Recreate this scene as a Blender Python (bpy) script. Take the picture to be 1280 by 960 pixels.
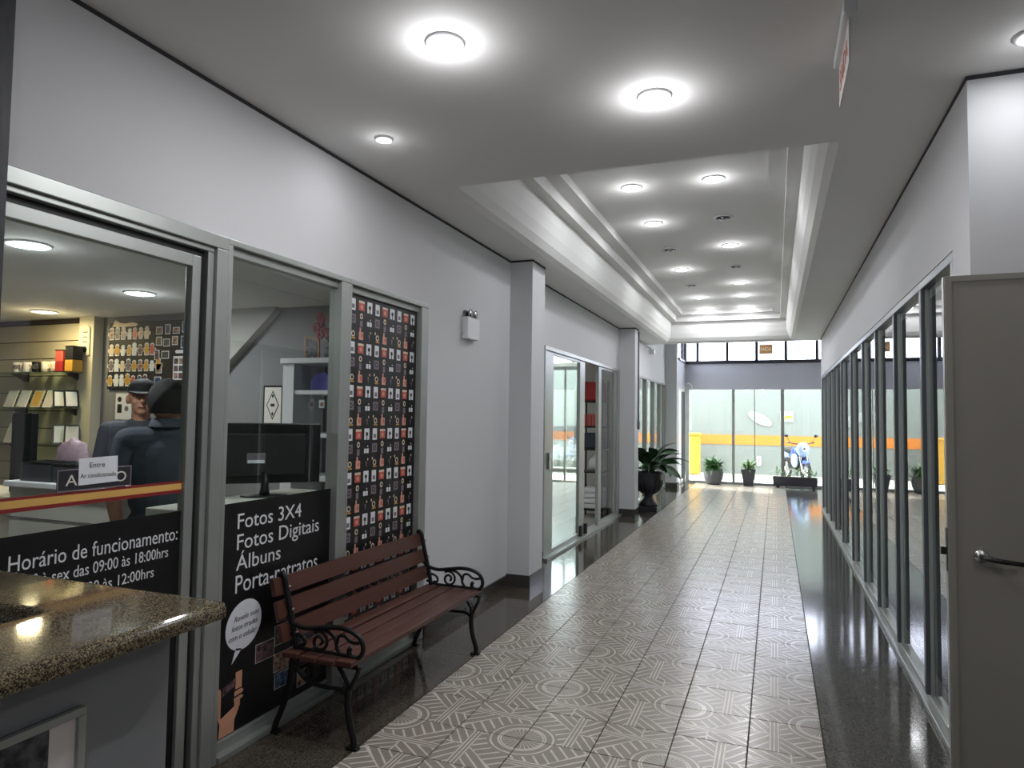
import bpy, bmesh, math, random
import numpy as np
from mathutils import Vector, Matrix
random.seed(7)
SC = bpy.context.scene
COL = SC.collection
for o in list(bpy.data.objects):
    bpy.data.objects.remove(o, do_unlink=True)
PI = math.pi

# ------------------------------------------------------------------ camera
FPX = 855.0
CAMZ = 1.55
yc = Vector((969-640, 526-480, FPX)).normalized()
xc = -Vector((-1581-640, 491-480, FPX)); xc -= yc*xc.dot(yc); xc.normalize()
zc = xc.cross(yc)
if zc.y > 0: zc = -zc
right = Vector((xc[0], yc[0], zc[0])); down = Vector((xc[1], yc[1], zc[1])); fwd = Vector((xc[2], yc[2], zc[2]))
cam = bpy.data.cameras.new('camera'); camo = bpy.data.objects.new('camera', cam); COL.objects.link(camo)
cam.sensor_width = 36; cam.sensor_fit = 'HORIZONTAL'; cam.lens = 36*FPX/1280
cam.clip_start = 0.05; cam.clip_end = 200
m = Matrix((right, -down, -fwd)).transposed().to_4x4(); m.translation = Vector((0, 0, CAMZ))
camo.matrix_world = m
SC.camera = camo

# ------------------------------------------------------------------ world, sun, exposure
SKY = 11.0; SUNP = 8.0; LAMP = 1.0; EXPO = 0.12
w = bpy.data.worlds.new('sky'); SC.world = w; w.use_nodes = True
bg = w.node_tree.nodes['Background']; bg.inputs[0].default_value = (0.90, 0.94, 1.0, 1); bg.inputs[1].default_value = SKY
sun = bpy.data.lights.new('sun', 'SUN'); suno = bpy.data.objects.new('sun', sun); COL.objects.link(suno)
sun.energy = SUNP; sun.angle = 0.01; sun.color = (1, 0.96, 0.88)
suno.rotation_euler = Vector((0.80, -0.22, -0.85)).to_track_quat('-Z', 'Y').to_euler()
suno.location = (-8, 22, 12)
SC.view_settings.view_transform = 'Standard'; SC.view_settings.look = 'None'
SC.view_settings.exposure = EXPO; SC.view_settings.gamma = 1.0; SC.view_settings.use_curve_mapping = False

# ------------------------------------------------------------------ materials
def s2l(c):
    c = c/255.0
    return c/12.92 if c <= 0.04045 else ((c+0.055)/1.055)**2.4
def rgb(r, g, b): return (s2l(r), s2l(g), s2l(b), 1)
MATS = {}
def mat(name, col, rough=0.5, metal=0.0, var=0.06, scale=8.0, bump=0.0, spec=0.5, emit=None, estr=0.0, bscale=None):
    if name in MATS: return MATS[name]
    M = bpy.data.materials.new(name); M.use_nodes = True; nt = M.node_tree
    b = nt.nodes['Principled BSDF']
    b.inputs['Roughness'].default_value = rough; b.inputs['Metallic'].default_value = metal
    b.inputs['Specular IOR Level'].default_value = spec
    tc = nt.nodes.new('ShaderNodeTexCoord')
    nz = nt.nodes.new('ShaderNodeTexNoise'); nz.inputs['Scale'].default_value = scale; nz.inputs['Detail'].default_value = 4
    nt.links.new(tc.outputs['Object'], nz.inputs['Vector'])
    mx = nt.nodes.new('ShaderNodeMix'); mx.data_type = 'RGBA'
    a = [max(0, c*(1-var)) for c in col[:3]]+[1]; c2 = [min(1, c*(1+var)) for c in col[:3]]+[1]
    mx.inputs['A'].default_value = a; mx.inputs['B'].default_value = c2
    if var >= 0.6:      # mottled prints: stretch the noise
        mr = nt.nodes.new('ShaderNodeMapRange'); mr.inputs[1].default_value = 0.38; mr.inputs[2].default_value = 0.62
        nt.links.new(nz.outputs['Fac'], mr.inputs[0]); nt.links.new(mr.outputs[0], mx.inputs['Factor'])
    else: nt.links.new(nz.outputs['Fac'], mx.inputs['Factor'])
    nt.links.new(mx.outputs['Result'], b.inputs['Base Color'])
    if bump:
        n2 = nt.nodes.new('ShaderNodeTexNoise'); n2.inputs['Scale'].default_value = bscale or scale*6; n2.inputs['Detail'].default_value = 3
        nt.links.new(tc.outputs['Object'], n2.inputs['Vector'])
        bp = nt.nodes.new('ShaderNodeBump'); bp.inputs['Strength'].default_value = bump; bp.inputs['Distance'].default_value = 0.01
        nt.links.new(n2.outputs['Fac'], bp.inputs['Height']); nt.links.new(bp.outputs['Normal'], b.inputs['Normal'])
    if emit:
        b.inputs['Emission Color'].default_value = emit; b.inputs['Emission Strength'].default_value = estr
    MATS[name] = M; return M

def speckle(name, cols, scale, rough, stain=None):
    M = bpy.data.materials.new(name); M.use_nodes = True; nt = M.node_tree; b = nt.nodes['Principled BSDF']
    b.inputs['Roughness'].default_value = rough
    tc = nt.nodes.new('ShaderNodeTexCoord'); v = nt.nodes.new('ShaderNodeTexVoronoi'); v.inputs['Scale'].default_value = scale
    nt.links.new(tc.outputs['Object'], v.inputs['Vector'])
    sep = nt.nodes.new('ShaderNodeSeparateColor'); nt.links.new(v.outputs['Color'], sep.inputs[0])
    cr = nt.nodes.new('ShaderNodeValToRGB'); cr.color_ramp.interpolation = 'CONSTANT'
    el = cr.color_ramp.elements
    for i, (p, c) in enumerate(cols):
        e = el[i] if i < 2 else el.new(p)
        e.position = p; e.color = c
    nt.links.new(sep.outputs[0], cr.inputs[0])
    nz = nt.nodes.new('ShaderNodeTexNoise'); nz.inputs['Scale'].default_value = 2.5; nt.links.new(tc.outputs['Object'], nz.inputs['Vector'])
    mp = nt.nodes.new('ShaderNodeMapRange'); mp.inputs[3].default_value = 0.82; mp.inputs[4].default_value = 1.16
    nt.links.new(nz.outputs['Fac'], mp.inputs[0])
    ml = nt.nodes.new('ShaderNodeVectorMath'); ml.operation = 'SCALE'
    nt.links.new(cr.outputs[0], ml.inputs[0]); nt.links.new(mp.outputs[0], ml.inputs['Scale'])
    nt.links.new(ml.outputs[0], b.inputs['Base Color'])
    MATS[name] = M; return M

def glass(name, tint=(0.93, 0.97, 0.95, 1), ior=1.5):
    M = bpy.data.materials.new(name); M.use_nodes = True; nt = M.node_tree; nt.nodes.clear()
    out = nt.nodes.new('ShaderNodeOutputMaterial'); tr = nt.nodes.new('ShaderNodeBsdfTransparent'); tr.inputs[0].default_value = tint
    gl = nt.nodes.new('ShaderNodeBsdfGlossy'); gl.inputs['Roughness'].default_value = 0.0
    fr = nt.nodes.new('ShaderNodeFresnel'); fr.inputs[0].default_value = ior
    ge = nt.nodes.new('ShaderNodeNewGeometry'); ff = nt.nodes.new('ShaderNodeMath'); ff.operation = 'SUBTRACT'; ff.inputs[0].default_value = 1.0
    nt.links.new(ge.outputs['Backfacing'], ff.inputs[1]); fm = nt.nodes.new('ShaderNodeMath'); fm.operation = 'MULTIPLY'
    nt.links.new(fr.outputs[0], fm.inputs[0]); nt.links.new(ff.outputs[0], fm.inputs[1])   # one reflection per pane, at its outer face
    # both faces of the pane reflect: R2 = 2R/(1+R)
    dn = nt.nodes.new('ShaderNodeMath'); dn.operation = 'ADD'; dn.inputs[1].default_value = 1.0; nt.links.new(fm.outputs[0], dn.inputs[0])
    tw = nt.nodes.new('ShaderNodeMath'); tw.operation = 'MULTIPLY'; tw.inputs[1].default_value = 2.0; nt.links.new(fm.outputs[0], tw.inputs[0])
    dv = nt.nodes.new('ShaderNodeMath'); dv.operation = 'DIVIDE'; nt.links.new(tw.outputs[0], dv.inputs[0]); nt.links.new(dn.outputs[0], dv.inputs[1])
    mx = nt.nodes.new('ShaderNodeMixShader'); nt.links.new(dv.outputs[0], mx.inputs[0])
    nt.links.new(tr.outputs[0], mx.inputs[1]); nt.links.new(gl.outputs[0], mx.inputs[2]); nt.links.new(mx.outputs[0], out.inputs[0])
    MATS[name] = M; return M

class X:      # tiny expression builder for shader math
    nt = None
    def __init__(s, k): s.k = k
    @staticmethod
    def op(o, *a):
        n = X.nt.nodes.new('ShaderNodeMath'); n.operation = o
        for i, v in enumerate(a):
            if isinstance(v, X): X.nt.links.new(v.k, n.inputs[i])
            else: n.inputs[i].default_value = v
        return X(n.outputs[0])
    def __add__(s, o): return X.op('ADD', s, o)
    def __sub__(s, o): return X.op('SUBTRACT', s, o)
    def __mul__(s, o): return X.op('MULTIPLY', s, o)
    def __gt__(s, o): return X.op('GREATER_THAN', s, o)
    def __lt__(s, o): return X.op('LESS_THAN', s, o)
    def abs(s): return X.op('ABSOLUTE', s)
    def fr(s): return X.op('FRACT', s)
    def mx(s, o): return X.op('MAXIMUM', s, o)
    def band(s, c, hw): return (s-c).abs() < hw
    def stripes(s, n, duty): return ((s*n).fr()-0.5).abs() > (0.5-duty/2)

def tile_material():
    M = bpy.data.materials.new('patterned_tile'); M.use_nodes = True; nt = M.node_tree; b = nt.nodes['Principled BSDF']
    X.nt = nt
    tc = nt.nodes.new('ShaderNodeTexCoord'); sp = nt.nodes.new('ShaderNodeSeparateXYZ'); nt.links.new(tc.outputs['Object'], sp.inputs[0])
    u = X(sp.outputs[0])*(1/0.336)+0.5; v = X(sp.outputs[1])*(1/0.336)+0.5
    r = X.op('SQRT', u*u+v*v)
    inc = r < 0.50
    outc = r > 0.50
    ang = X.op('ARCTAN2', v, u)
    arcs = inc*(r > 0.17)*r.stripes(9.0, 0.26)*(r > 0.30)
    spokes = inc*(r < 0.31)*(r > 0.08)*((ang*4.2).stripes(1.0, 0.18)).mx(r.band(0.30, 0.012))
    vl = outc*(u.band(0.60, 0.011).mx(u.band(0.655, 0.011)).mx(u.band(0.71, 0.011)))
    left = outc*(u < 0.58)
    d1 = left*(v-u*0.75).stripes(5.5, 0.22)*((v+u*0.9) < 1.02)
    d2 = left*(v+u*1.05).stripes(5.5, 0.22)*((v+u*0.9) > 1.05)
    e1 = left*(v+u*0.9).band(1.035, 0.014)
    rg = outc*(u > 0.73)
    d3 = rg*(v-u*1.3).stripes(4.5, 0.22)*(v > 0.45)
    d4 = rg*(v+u*1.5).stripes(4.5, 0.22)*(v < 0.42)
    e2 = rg*v.band(0.435, 0.012)
    msk = arcs.mx(spokes).mx(vl).mx(d1).mx(d2).mx(e1).mx(d3).mx(d4).mx(e2)
    nz = nt.nodes.new('ShaderNodeTexNoise'); nz.inputs['Scale'].default_value = 9; nz.inputs['Detail'].default_value = 5
    geo = nt.nodes.new('ShaderNodeNewGeometry'); nt.links.new(geo.outputs['Position'], nz.inputs['Vector'])
    fac = msk*(X(nz.outputs['Fac'])*0.7+0.50)
    mx = nt.nodes.new('ShaderNodeMix'); mx.data_type = 'RGBA'
    mx.inputs['A'].default_value = rgb(144, 136, 126); mx.inputs['B'].default_value = rgb(214, 206, 194)
    nt.links.new(fac.k, mx.inputs['Factor'])
    sc = nt.nodes.new('ShaderNodeVectorMath'); sc.operation = 'SCALE'
    nt.links.new(mx.outputs['Result'], sc.inputs[0]); nt.links.new((X(nz.outputs['Fac'])*0.3+0.85).k, sc.inputs['Scale'])
    nt.links.new(sc.outputs[0], b.inputs['Base Color'])
    nt.links.new((msk*(-0.06)+0.25).k, b.inputs['Roughness'])
    b.inputs['Specular IOR Level'].default_value = 0.55
    MATS['tile'] = M; return M
tile_material()

mat('paint', rgb(206, 206, 208), 0.75, var=0.025, scale=1.5, bump=0.04, bscale=60)
mat('ceil', rgb(226, 226, 224), 0.8, var=0.02, scale=1.2)
mat('paint_warm', rgb(200, 196, 190), 0.75, var=0.03, scale=1.5)
mat('gap', rgb(45, 46, 50), 0.7)
mat('alu', rgb(166, 170, 166), 0.38, 0.55, var=0.08, scale=6)
mat('alu_dark', rgb(100, 106, 110), 0.38, 0.5, var=0.08, scale=6)
mat('frame_dark', rgb(52, 56, 64), 0.45, 0.3)
mat('rubber', rgb(22, 23, 25), 0.6)
mat('black', rgb(16, 16, 18), 0.35)
mat('black_matte', rgb(24, 24, 26), 0.6)
mat('banner', rgb(9, 9, 11), 0.42, var=0.1)
mat('white', rgb(225, 226, 228), 0.5, var=0.02)
mat('print_white', rgb(222, 224, 226), 0.5, var=0.02)
mat('lintel', rgb(200, 201, 212), 0.7, var=0.03)
mat('grout', rgb(30, 28, 27), 0.8)
mat('base', rgb(66, 64, 60), 0.22, var=0.12, scale=30)
mat('dark_pillar', rgb(52, 54, 58), 0.55, var=0.15, scale=5, bump=0.2)
mat('kiosk', rgb(128, 130, 133), 0.6, var=0.06, scale=4, bump=0.15)
mat('iron', rgb(20, 20, 22), 0.42, 0.3, var=0.2, bump=0.2, scale=20)
mat('bolt', rgb(170, 165, 155), 0.3, 0.9)
mat('doorgrey', rgb(150, 146, 137), 0.5, 0.15, var=0.10, scale=3, bump=0.06)
mat('chrome', rgb(190, 190, 190), 0.2, 1.0)
mat('steel_dark', rgb(70, 70, 68), 0.3, 0.9)
mat('lit', (1, 1, 1, 1), 0.5, emit=(0.86, 0.97, 1.0, 1), estr=25.0)
mat('lit_warm', (1, 1, 1, 1), 0.5, emit=(1.0, 0.80, 0.50, 1), estr=9.0)
mat('lit_soft', (1, 1, 1, 1), 0.5, emit=(0.9, 0.98, 0.98, 1), estr=4.0)
mat('shop_wall', rgb(128, 128, 130), 0.8, var=0.03)
mat('shop_light', rgb(168, 167, 163), 0.8, var=0.03)
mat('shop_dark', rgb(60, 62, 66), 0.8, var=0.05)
mat('slat', rgb(214, 203, 176), 0.55, var=0.03)
mat('cream', rgb(206, 199, 178), 0.6, var=0.03)
mat('brown', rgb(70, 55, 42), 0.6)
mat('shopfloor', rgb(170, 168, 162), 0.22, var=0.05, scale=3)
mat('counterwhite', rgb(205, 203, 192), 0.45, var=0.02)
mat('red', rgb(165, 45, 42), 0.5); mat('redstripe', rgb(130, 30, 32), 0.5); mat('yellowstripe', rgb(214, 170, 92), 0.5)
mat('orange', rgb(196, 116, 40), 0.6, var=0.03); mat('yellow', rgb(196, 146, 44), 0.6, var=0.03)
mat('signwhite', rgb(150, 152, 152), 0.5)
mat('outwall', rgb(116, 120, 116), 0.85, var=0.05, scale=1.0)
mat('ground', rgb(214, 210, 200), 0.8, var=0.06, scale=2.0)
mat('leaf', rgb(44, 74, 40), 0.38, var=0.35, scale=9); mat('leaf_light', rgb(96, 136, 62), 0.45, var=0.3, scale=20)
mat('leaf_mid', rgb(70, 112, 58), 0.45, var=0.35, scale=20)
mat('urn', rgb(38, 38, 44), 0.5, var=0.15, scale=12, bump=0.15)
mat('pot_grey', rgb(98, 98, 104), 0.6, var=0.1); mat('pot_dark', rgb(70, 68, 78), 0.6, var=0.1)
mat('soil', rgb(48, 36, 28), 0.95, var=0.3, scale=60)
mat('blue', rgb(48, 70, 140), 0.3); mat('paleblue', rgb(128, 146, 180), 0.3)
mat('skin', rgb(150, 104, 82), 0.5, var=0.06, scale=20); mat('hair', rgb(26, 22, 20), 0.7, var=0.4, scale=60, bump=0.6)
mat('skin_light', rgb(178, 128, 104), 0.5, var=0.06, scale=20)
mat('shirt_a', rgb(62, 66, 74), 0.85, var=0.08, scale=14, bump=0.2); mat('shirt_b', rgb(62, 68, 80), 0.85, var=0.08, scale=14, bump=0.2)
mat('trousers', rgb(52, 58, 70), 0.85, var=0.1); mat('shoe', rgb(30, 28, 27), 0.5)
mat('cap', rgb(22, 22, 25), 0.8); mat('lip', rgb(128, 72, 64), 0.5); mat('eye', rgb(210, 205, 200), 0.3); mat('pupil', rgb(30, 22, 18), 0.3)
mat('photo_a', rgb(96, 70, 76), 0.4, var=0.85, scale=32); mat('photo_b', rgb(60, 80, 110), 0.4, var=0.85, scale=32)
mat('photo_c', rgb(150, 120, 104), 0.4, var=0.8, scale=32); mat('photo_d', rgb(70, 70, 74), 0.4, var=0.85, scale=32)
mat('hand', rgb(206, 150, 122), 0.5, var=0.05); mat('pink', rgb(206, 150, 130), 0.5); mat('greyprint', rgb(120, 108, 116), 0.5)
mat('creamprint', rgb(214, 196, 170), 0.5); mat('redprint', rgb(190, 84, 70), 0.5); mat('ink', rgb(30, 32, 36), 0.6)
mat('paper', rgb(222, 224, 230), 0.7, var=0.02); mat('carpaint', rgb(140, 143, 145), 0.25, 0.3); mat('tyre', rgb(25, 25, 26), 0.8)
mat('pinkbag', rgb(176, 150, 160), 0.3, var=0.4, scale=50, bump=0.5); mat('tray', rgb(64, 64, 68), 0.5, var=0.1)
mat('purple', rgb(84, 84, 160), 0.4, var=0.4, scale=40); mat('gold', rgb(196, 150, 60), 0.45); mat('petal', rgb(140, 44, 60), 0.6, var=0.3, scale=30)
mat('wood_frame', rgb(150, 110, 64), 0.5); mat('clearacrylic', rgb(220, 214, 208), 0.3)
mat('roofgrey', rgb(150, 150, 155), 0.8)
speckle('granite_top', [(0.0, rgb(62, 54, 42)), (0.25, rgb(98, 88, 68)), (0.5, rgb(132, 120, 94)), (0.8, rgb(44, 40, 34))], 380, 0.07)
speckle('granite_floor', [(0.0, rgb(70, 64, 56)), (0.35, rgb(84, 78, 69)), (0.65, rgb(58, 53, 47)), (0.88, rgb(102, 95, 84))], 260, 0.09)
speckle('granite_grey', [(0.0, rgb(74, 73, 70)), (0.35, rgb(88, 86, 82)), (0.65, rgb(64, 62, 60)), (0.88, rgb(104, 102, 97))], 260, 0.10)
glass('glass'); glass('glass_green', (0.93, 0.97, 0.95, 1), 1.5); glass('glass_frost', (0.93, 0.94, 1.0, 1), 1.4)
glass('shelf_glass', (0.80, 0.90, 0.86, 1), 1.45)

def wood_material(name, c1, c2, axis=1):
    M = bpy.data.materials.new(name); M.use_nodes = True; nt = M.node_tree; b = nt.nodes['Principled BSDF']
    tc = nt.nodes.new('ShaderNodeTexCoord'); mp = nt.nodes.new('ShaderNodeMapping')
    s = [40, 40, 40]; s[axis] = 2.5; mp.inputs['Scale'].default_value = s
    nt.links.new(tc.outputs['Object'], mp.inputs[0]); nz = nt.nodes.new('ShaderNodeTexNoise'); nz.inputs['Scale'].default_value = 1.0; nz.inputs['Detail'].default_value = 6
    nt.links.new(mp.outputs[0], nz.inputs[0])
    mx = nt.nodes.new('ShaderNodeMix'); mx.data_type = 'RGBA'; mx.inputs['A'].default_value = c1; mx.inputs['B'].default_value = c2
    nt.links.new(nz.outputs['Fac'], mx.inputs['Factor']); nt.links.new(mx.outputs['Result'], b.inputs['Base Color'])
    b.inputs['Roughness'].default_value = 0.38; MATS[name] = M
wood_material('bench_wood', rgb(64, 38, 31), rgb(97, 60, 49))

# ------------------------------------------------------------------ geometry helpers
LOC = {}
class MB:
    def __init__(s): s.v = []; s.f = []; s.m = []; s.cur = 0; s.smooth = False; s.sm = []
    def add(s, vs, fs):
        n = len(s.v); s.v += [tuple(p) for p in vs]
        for f in fs: s.f.append(tuple(i+n for i in f)); s.m.append(s.cur); s.sm.append(s.smooth)
        return s
    def box(s, x0, x1, y0, y1, z0, z1, bev=0.0):
        if bev <= 0:
            vs = [(x, y, z) for z in (z0, z1) for y in (y0, y1) for x in (x0, x1)]
            return s.add(vs, [(0, 2, 3, 1), (4, 5, 7, 6), (0, 1, 5, 4), (2, 6, 7, 3), (0, 4, 6, 2), (1, 3, 7, 5)])
        bm = bmesh.new(); bmesh.ops.create_cube(bm, size=1)
        for v in bm.verts: v.co = ((x0+x1)/2+v.co.x*(x1-x0), (y0+y1)/2+v.co.y*(y1-y0), (z0+z1)/2+v.co.z*(z1-z0))
        bmesh.ops.bevel(bm, geom=bm.edges[:], offset=bev, segments=2, affect='EDGES', profile=0.5)
        bm.verts.index_update(); s.add([v.co[:] for v in bm.verts], [[v.index for v in f.verts] for f in bm.faces]); bm.free(); return s
    def prism(s, poly, fn, t0, t1):   # fn(a,b,t)->xyz ; poly CCW in (a,b)
        n = len(poly); vs = [fn(a, b, t0) for a, b in poly]+[fn(a, b, t1) for a, b in poly]
        fs = [tuple(range(n-1, -1, -1)), tuple(range(n, 2*n))]+[(i, (i+1) % n, n+(i+1) % n, n+i) for i in range(n)]
        return s.add(vs, fs)
    def tube(s, path, r, seg=8, closed=False, flat=None):
        P = [Vector(p) for p in path]; n = len(P); rings = []
        rr = r if isinstance(r, (list, tuple)) else [r]*n
        prev = None
        for i in range(n):
            a = P[(i-1) % n] if (closed or i > 0) else P[i]; b = P[(i+1) % n] if (closed or i < n-1) else P[i]
            t = (b-a); t = t.normalized() if t.length > 1e-9 else Vector((0, 0, 1))
            if prev is None:
                up = Vector((0, 0, 1)) if abs(t.z) < 0.9 else Vector((0, 1, 0)); nx = t.cross(up).normalized()
            else:
                nx = prev-t*prev.dot(t); nx = nx.normalized() if nx.length > 1e-6 else t.orthogonal().normalized()
            prev = nx; ny = t.cross(nx)
            rings.append([P[i]+nx*math.cos(2*PI*k/seg)*rr[i]+ny*math.sin(2*PI*k/seg)*rr[i] for k in range(seg)])
        vs = [p for q in rings for p in q]; fs = []
        for i in range(n if closed else n-1):
            j = (i+1) % n
            for k in range(seg): fs.append((i*seg+k, i*seg+(k+1) % seg, j*seg+(k+1) % seg, j*seg+k))
        if not closed: fs += [tuple(range(seg-1, -1, -1)), tuple((n-1)*seg+k for k in range(seg))]
        sm = s.smooth; s.smooth = True; s.add(vs, fs); s.smooth = sm; return s
    def lathe(s, prof, c=(0, 0, 0), seg=24, caps=True):
        vs = []; fs = []; n = len(prof)
        for r, z in prof:
            for k in range(seg): vs.append((c[0]+r*math.cos(2*PI*k/seg), c[1]+r*math.sin(2*PI*k/seg), c[2]+z))
        for i in range(n-1):
            for k in range(seg): fs.append((i*seg+k, i*seg+(k+1) % seg, (i+1)*seg+(k+1) % seg, (i+1)*seg+k))
        if caps: fs += [tuple(range(seg-1, -1, -1)), tuple((n-1)*seg+k for k in range(seg))]
        sm = s.smooth; s.smooth = True; s.add(vs, fs); s.smooth = sm; return s
    def ell(s, c, r, seg=16, rings=10):
        prof = []
        vs = []; fs = []
        for i in range(rings+1):
            a = -PI/2+PI*i/rings
            for k in range(seg): vs.append((c[0]+r[0]*math.cos(a)*math.cos(2*PI*k/seg), c[1]+r[1]*math.cos(a)*math.sin(2*PI*k/seg), c[2]+r[2]*math.sin(a)))
        for i in range(rings):
            for k in range(seg): fs.append((i*seg+k, i*seg+(k+1) % seg, (i+1)*seg+(k+1) % seg, (i+1)*seg+k))
        sm = s.smooth; s.smooth = True; s.add(vs, fs); s.smooth = sm; return s
    def build(s, name, mats, parent=None, world=True, kind=None, label=None):
        me = bpy.data.meshes.new(name)
        off = LOC.get(parent.name, (0, 0, 0)) if (parent is not None and world) else (0, 0, 0)
        me.from_pydata([(p[0]-off[0], p[1]-off[1], p[2]-off[2]) for p in s.v], [], s.f)
        for mm in (mats if isinstance(mats, (list, tuple)) else [mats]): me.materials.append(MATS[mm])
        for p, k, q in zip(me.polygons, s.m, s.sm): p.material_index = k; p.use_smooth = q
        me.update()
        o = bpy.data.objects.new(name, me); COL.objects.link(o)
        if parent is not None: o.parent = parent
        LOC[o.name] = off if parent is not None else (0, 0, 0)
        if kind: o['kind'] = kind
        if label: o['label'] = label
        return o
def B(*a, **k): return MB().box(*a, **k)
def tag(o, label, cat, group=None):
    o['label'] = label; o['category'] = cat
    if group: o['group'] = group
    return o
def root(name, loc, label=None, cat=None, group=None, kind=None):
    o = bpy.data.objects.new(name, None); COL.objects.link(o); o.location = loc; o.empty_display_size = 0.1; LOC[o.name] = tuple(loc)
    if label: o['label'] = label
    if cat: o['category'] = cat
    if group: o['group'] = group
    if kind: o['kind'] = kind
    return o
def struct(name, mb, m, label=None, parent=None):
    o = mb.build(name, m, parent)
    if parent is None: o['kind'] = 'structure'
    if label: o['label'] = label
    return o
def copy_tree(o, parent=None):
    c = o.copy(); COL.objects.link(c); c.parent = parent
    LOC[c.name] = LOC.get(o.name, (0, 0, 0))
    for ch in list(o.children): copy_tree(ch, c)
    return c
YZ = lambda X0, d=1: (lambda a, b, t: (X0+t*d, a, b))       # poly in (Y,Z), thickness along +X
XZ = lambda Y0, d=-1: (lambda a, b, t: (a, Y0+t*d, b))      # poly in (X,Z), thickness along -Y
def text_mesh(name, s, fn, a0, a1, b0, b1, m, parent, depth=0.0012):
    """lettering filling a box (a0..a1, b0..b1) of the plane fn"""
    cu = bpy.data.curves.new(name, 'FONT'); cu.body = s; cu.size = 1; cu.resolution_u = 3
    o = bpy.data.objects.new(name, cu); COL.objects.link(o)
    dg = bpy.context.evaluated_depsgraph_get(); me = o.evaluated_get(dg).to_mesh()
    vs = [v.co.copy() for v in me.vertices]; fs = [tuple(p.vertices) for p in me.polygons]
    bpy.data.objects.remove(o, do_unlink=True)
    x0 = min(v.x for v in vs); x1 = max(v.x for v in vs)
    # vertical fit: cap line .0 - .729 of the font
    y0, y1 = 0.0, 0.73
    mb = MB()
    P = [(a0+(v.x-x0)/(x1-x0)*(a1-a0), b0+(v.y-y0)/(y1-y0)*(b1-b0)) for v in vs]
    mb.add([fn(a, b, depth) for a, b in P], fs)
    n = len(P); mb.add([fn(a, b, 0.0002) for a, b in P], [tuple(reversed(f)) for f in fs])
    return mb.build(name, m, parent)

# ================================================================== THE SETTING
XL = -2.32; X2 = -2.36; XR = 0.765; ZC = 3.02; ZH = 2.345; YB = 4.6; ZS = 2.435; YF = 17.5
TS = 0.3395; TX0 = 0.21
# ---- corridor floor
fl = struct('floor', B(-2.42, 0.86, -3.0, YF+0.1, -0.12, -0.007), 'grout', 'corridor floor of patterned grey tiles between dark polished granite strips')
tm = MB().box(-0.1672, 0.1672, -0.1672, 0.1672, -0.010, 0.0, bev=0.0015)
tproto = tm.build('floor_tile', 'tile', fl, world=False)
rows = 50; Y0T = 3.52-9*TS
for r in range(rows):
    for c in range(6):
        t = tproto if (r == 0 and c == 0) else tproto.copy()
        if t is not tproto: COL.objects.link(t); t.parent = fl
        t.location = (TX0-(c+0.5)*TS, Y0T+(r+0.5)*TS, random.uniform(-0.0004, 0.0002))
        q = {(0, 0): 0, (1, 0): 1, (1, 1): 2, (0, 1): 3}[((c+1) % 2, r % 2)]
        t.rotation_euler = (0, 0, q*PI/2)
YT1 = Y0T+rows*TS
def slabs(x0, x1, y0, y1, n, m, parent, nm='granite_slab'):
    L = (y1-y0)/n
    for i in range(n):
        B(x0+0.001, x1-0.001, y0+i*L+0.001, y0+(i+1)*L-0.001, -0.02, 0.0, bev=0.001).build(nm, m, parent)
slabs(-2.44, TX0-6*TS-0.002, -3.0, 16.0, 16, 'granite_floor', fl)
slabs(-2.12, TX0-6*TS-0.002, 16.0, YF, 1, 'granite_floor', fl)
slabs(TX0+0.002, 0.84, -3.0, YF, 17, 'granite_grey', fl)
slabs(TX0-6*TS, TX0, -3.0, Y0T, 3, 'granite_grey', fl)
slabs(TX0-6*TS, TX0, YT1, YF, 1, 'granite_grey', fl)
struct('floor_entrance', B(0.84, 3.0, -3.0, 3.4, -0.12, 0.0), 'granite_grey', 'granite floor in front of the bright side wall')
struct('floor_lobby', B(0.84, 3.6, 13.2, YF+0.1, -0.12, 0.0), 'granite_grey', 'floor of the lobby beside the far glass front')
struct('floor_photo_shop', B(-8.1, -2.44, -0.5, YB+0.1, -0.12, 0.0), 'shopfloor', 'light floor inside the photo shop')
struct('floor_second_shop', B(-7.1, -2.44, 6.2, 16.1, -0.12, 0.0), 'shopfloor', 'glossy pale floor of the second shop on the left')
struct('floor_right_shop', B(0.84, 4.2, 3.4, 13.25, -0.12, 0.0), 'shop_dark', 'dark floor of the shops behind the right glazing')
struct('floor_courtyard', MB().box(-14, 10, YF+0.1, 21.6, -0.14, -0.02).box(-14, -2.12, 16.1, YF+0.1, -0.14, -0.02), 'ground', 'sunlit pale concrete ground of the courtyard')
# ---- ceiling with stepped recess
CX0, CX1, CY0, CY1 = -1.98, 0.32, 3.9, 13.45
cm = MB()
cm.box(-2.5, 3.1, -3.1, CY0, ZC, ZC+0.9); cm.box(-2.5, CX0, CY0, CY1, ZC, ZC+0.9); cm.box(CX1, 0.95, CY0, CY1, ZC, ZC+0.9); cm.box(-2.5, 0.95, CY1, CY1+0.1, ZC, ZC+0.9)
cl = struct('ceiling', cm, 'ceil', 'pale grey plaster ceiling with a long stepped recess')
prof = [(0, 3.02), (0.045, 3.05), (0.085, 3.11), (0.112, 3.20), (0.126, 3.30), (0.13, 3.41), (0.23, 3.41), (0.23, 3.52), (0.356, 3.52), (0.356, 3.60)]
cv = MB()
vs = []
for i, z in prof: vs += [(CX0+i, CY0+i, z), (CX1-i, CY0+i, z), (CX1-i, CY1-i, z), (CX0+i, CY1-i, z)]
fs = [(a*4+k, a*4+4+k, a*4+4+(k+1) % 4, a*4+(k+1) % 4) for a in range(len(prof)-1) for k in range(4)]
t4 = (len(prof)-1)*4; fs.append((t4, t4+3, t4+2, t4+1))
cv.add(vs, fs); cv.build('stepped_recess', 'ceil', cl)
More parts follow.
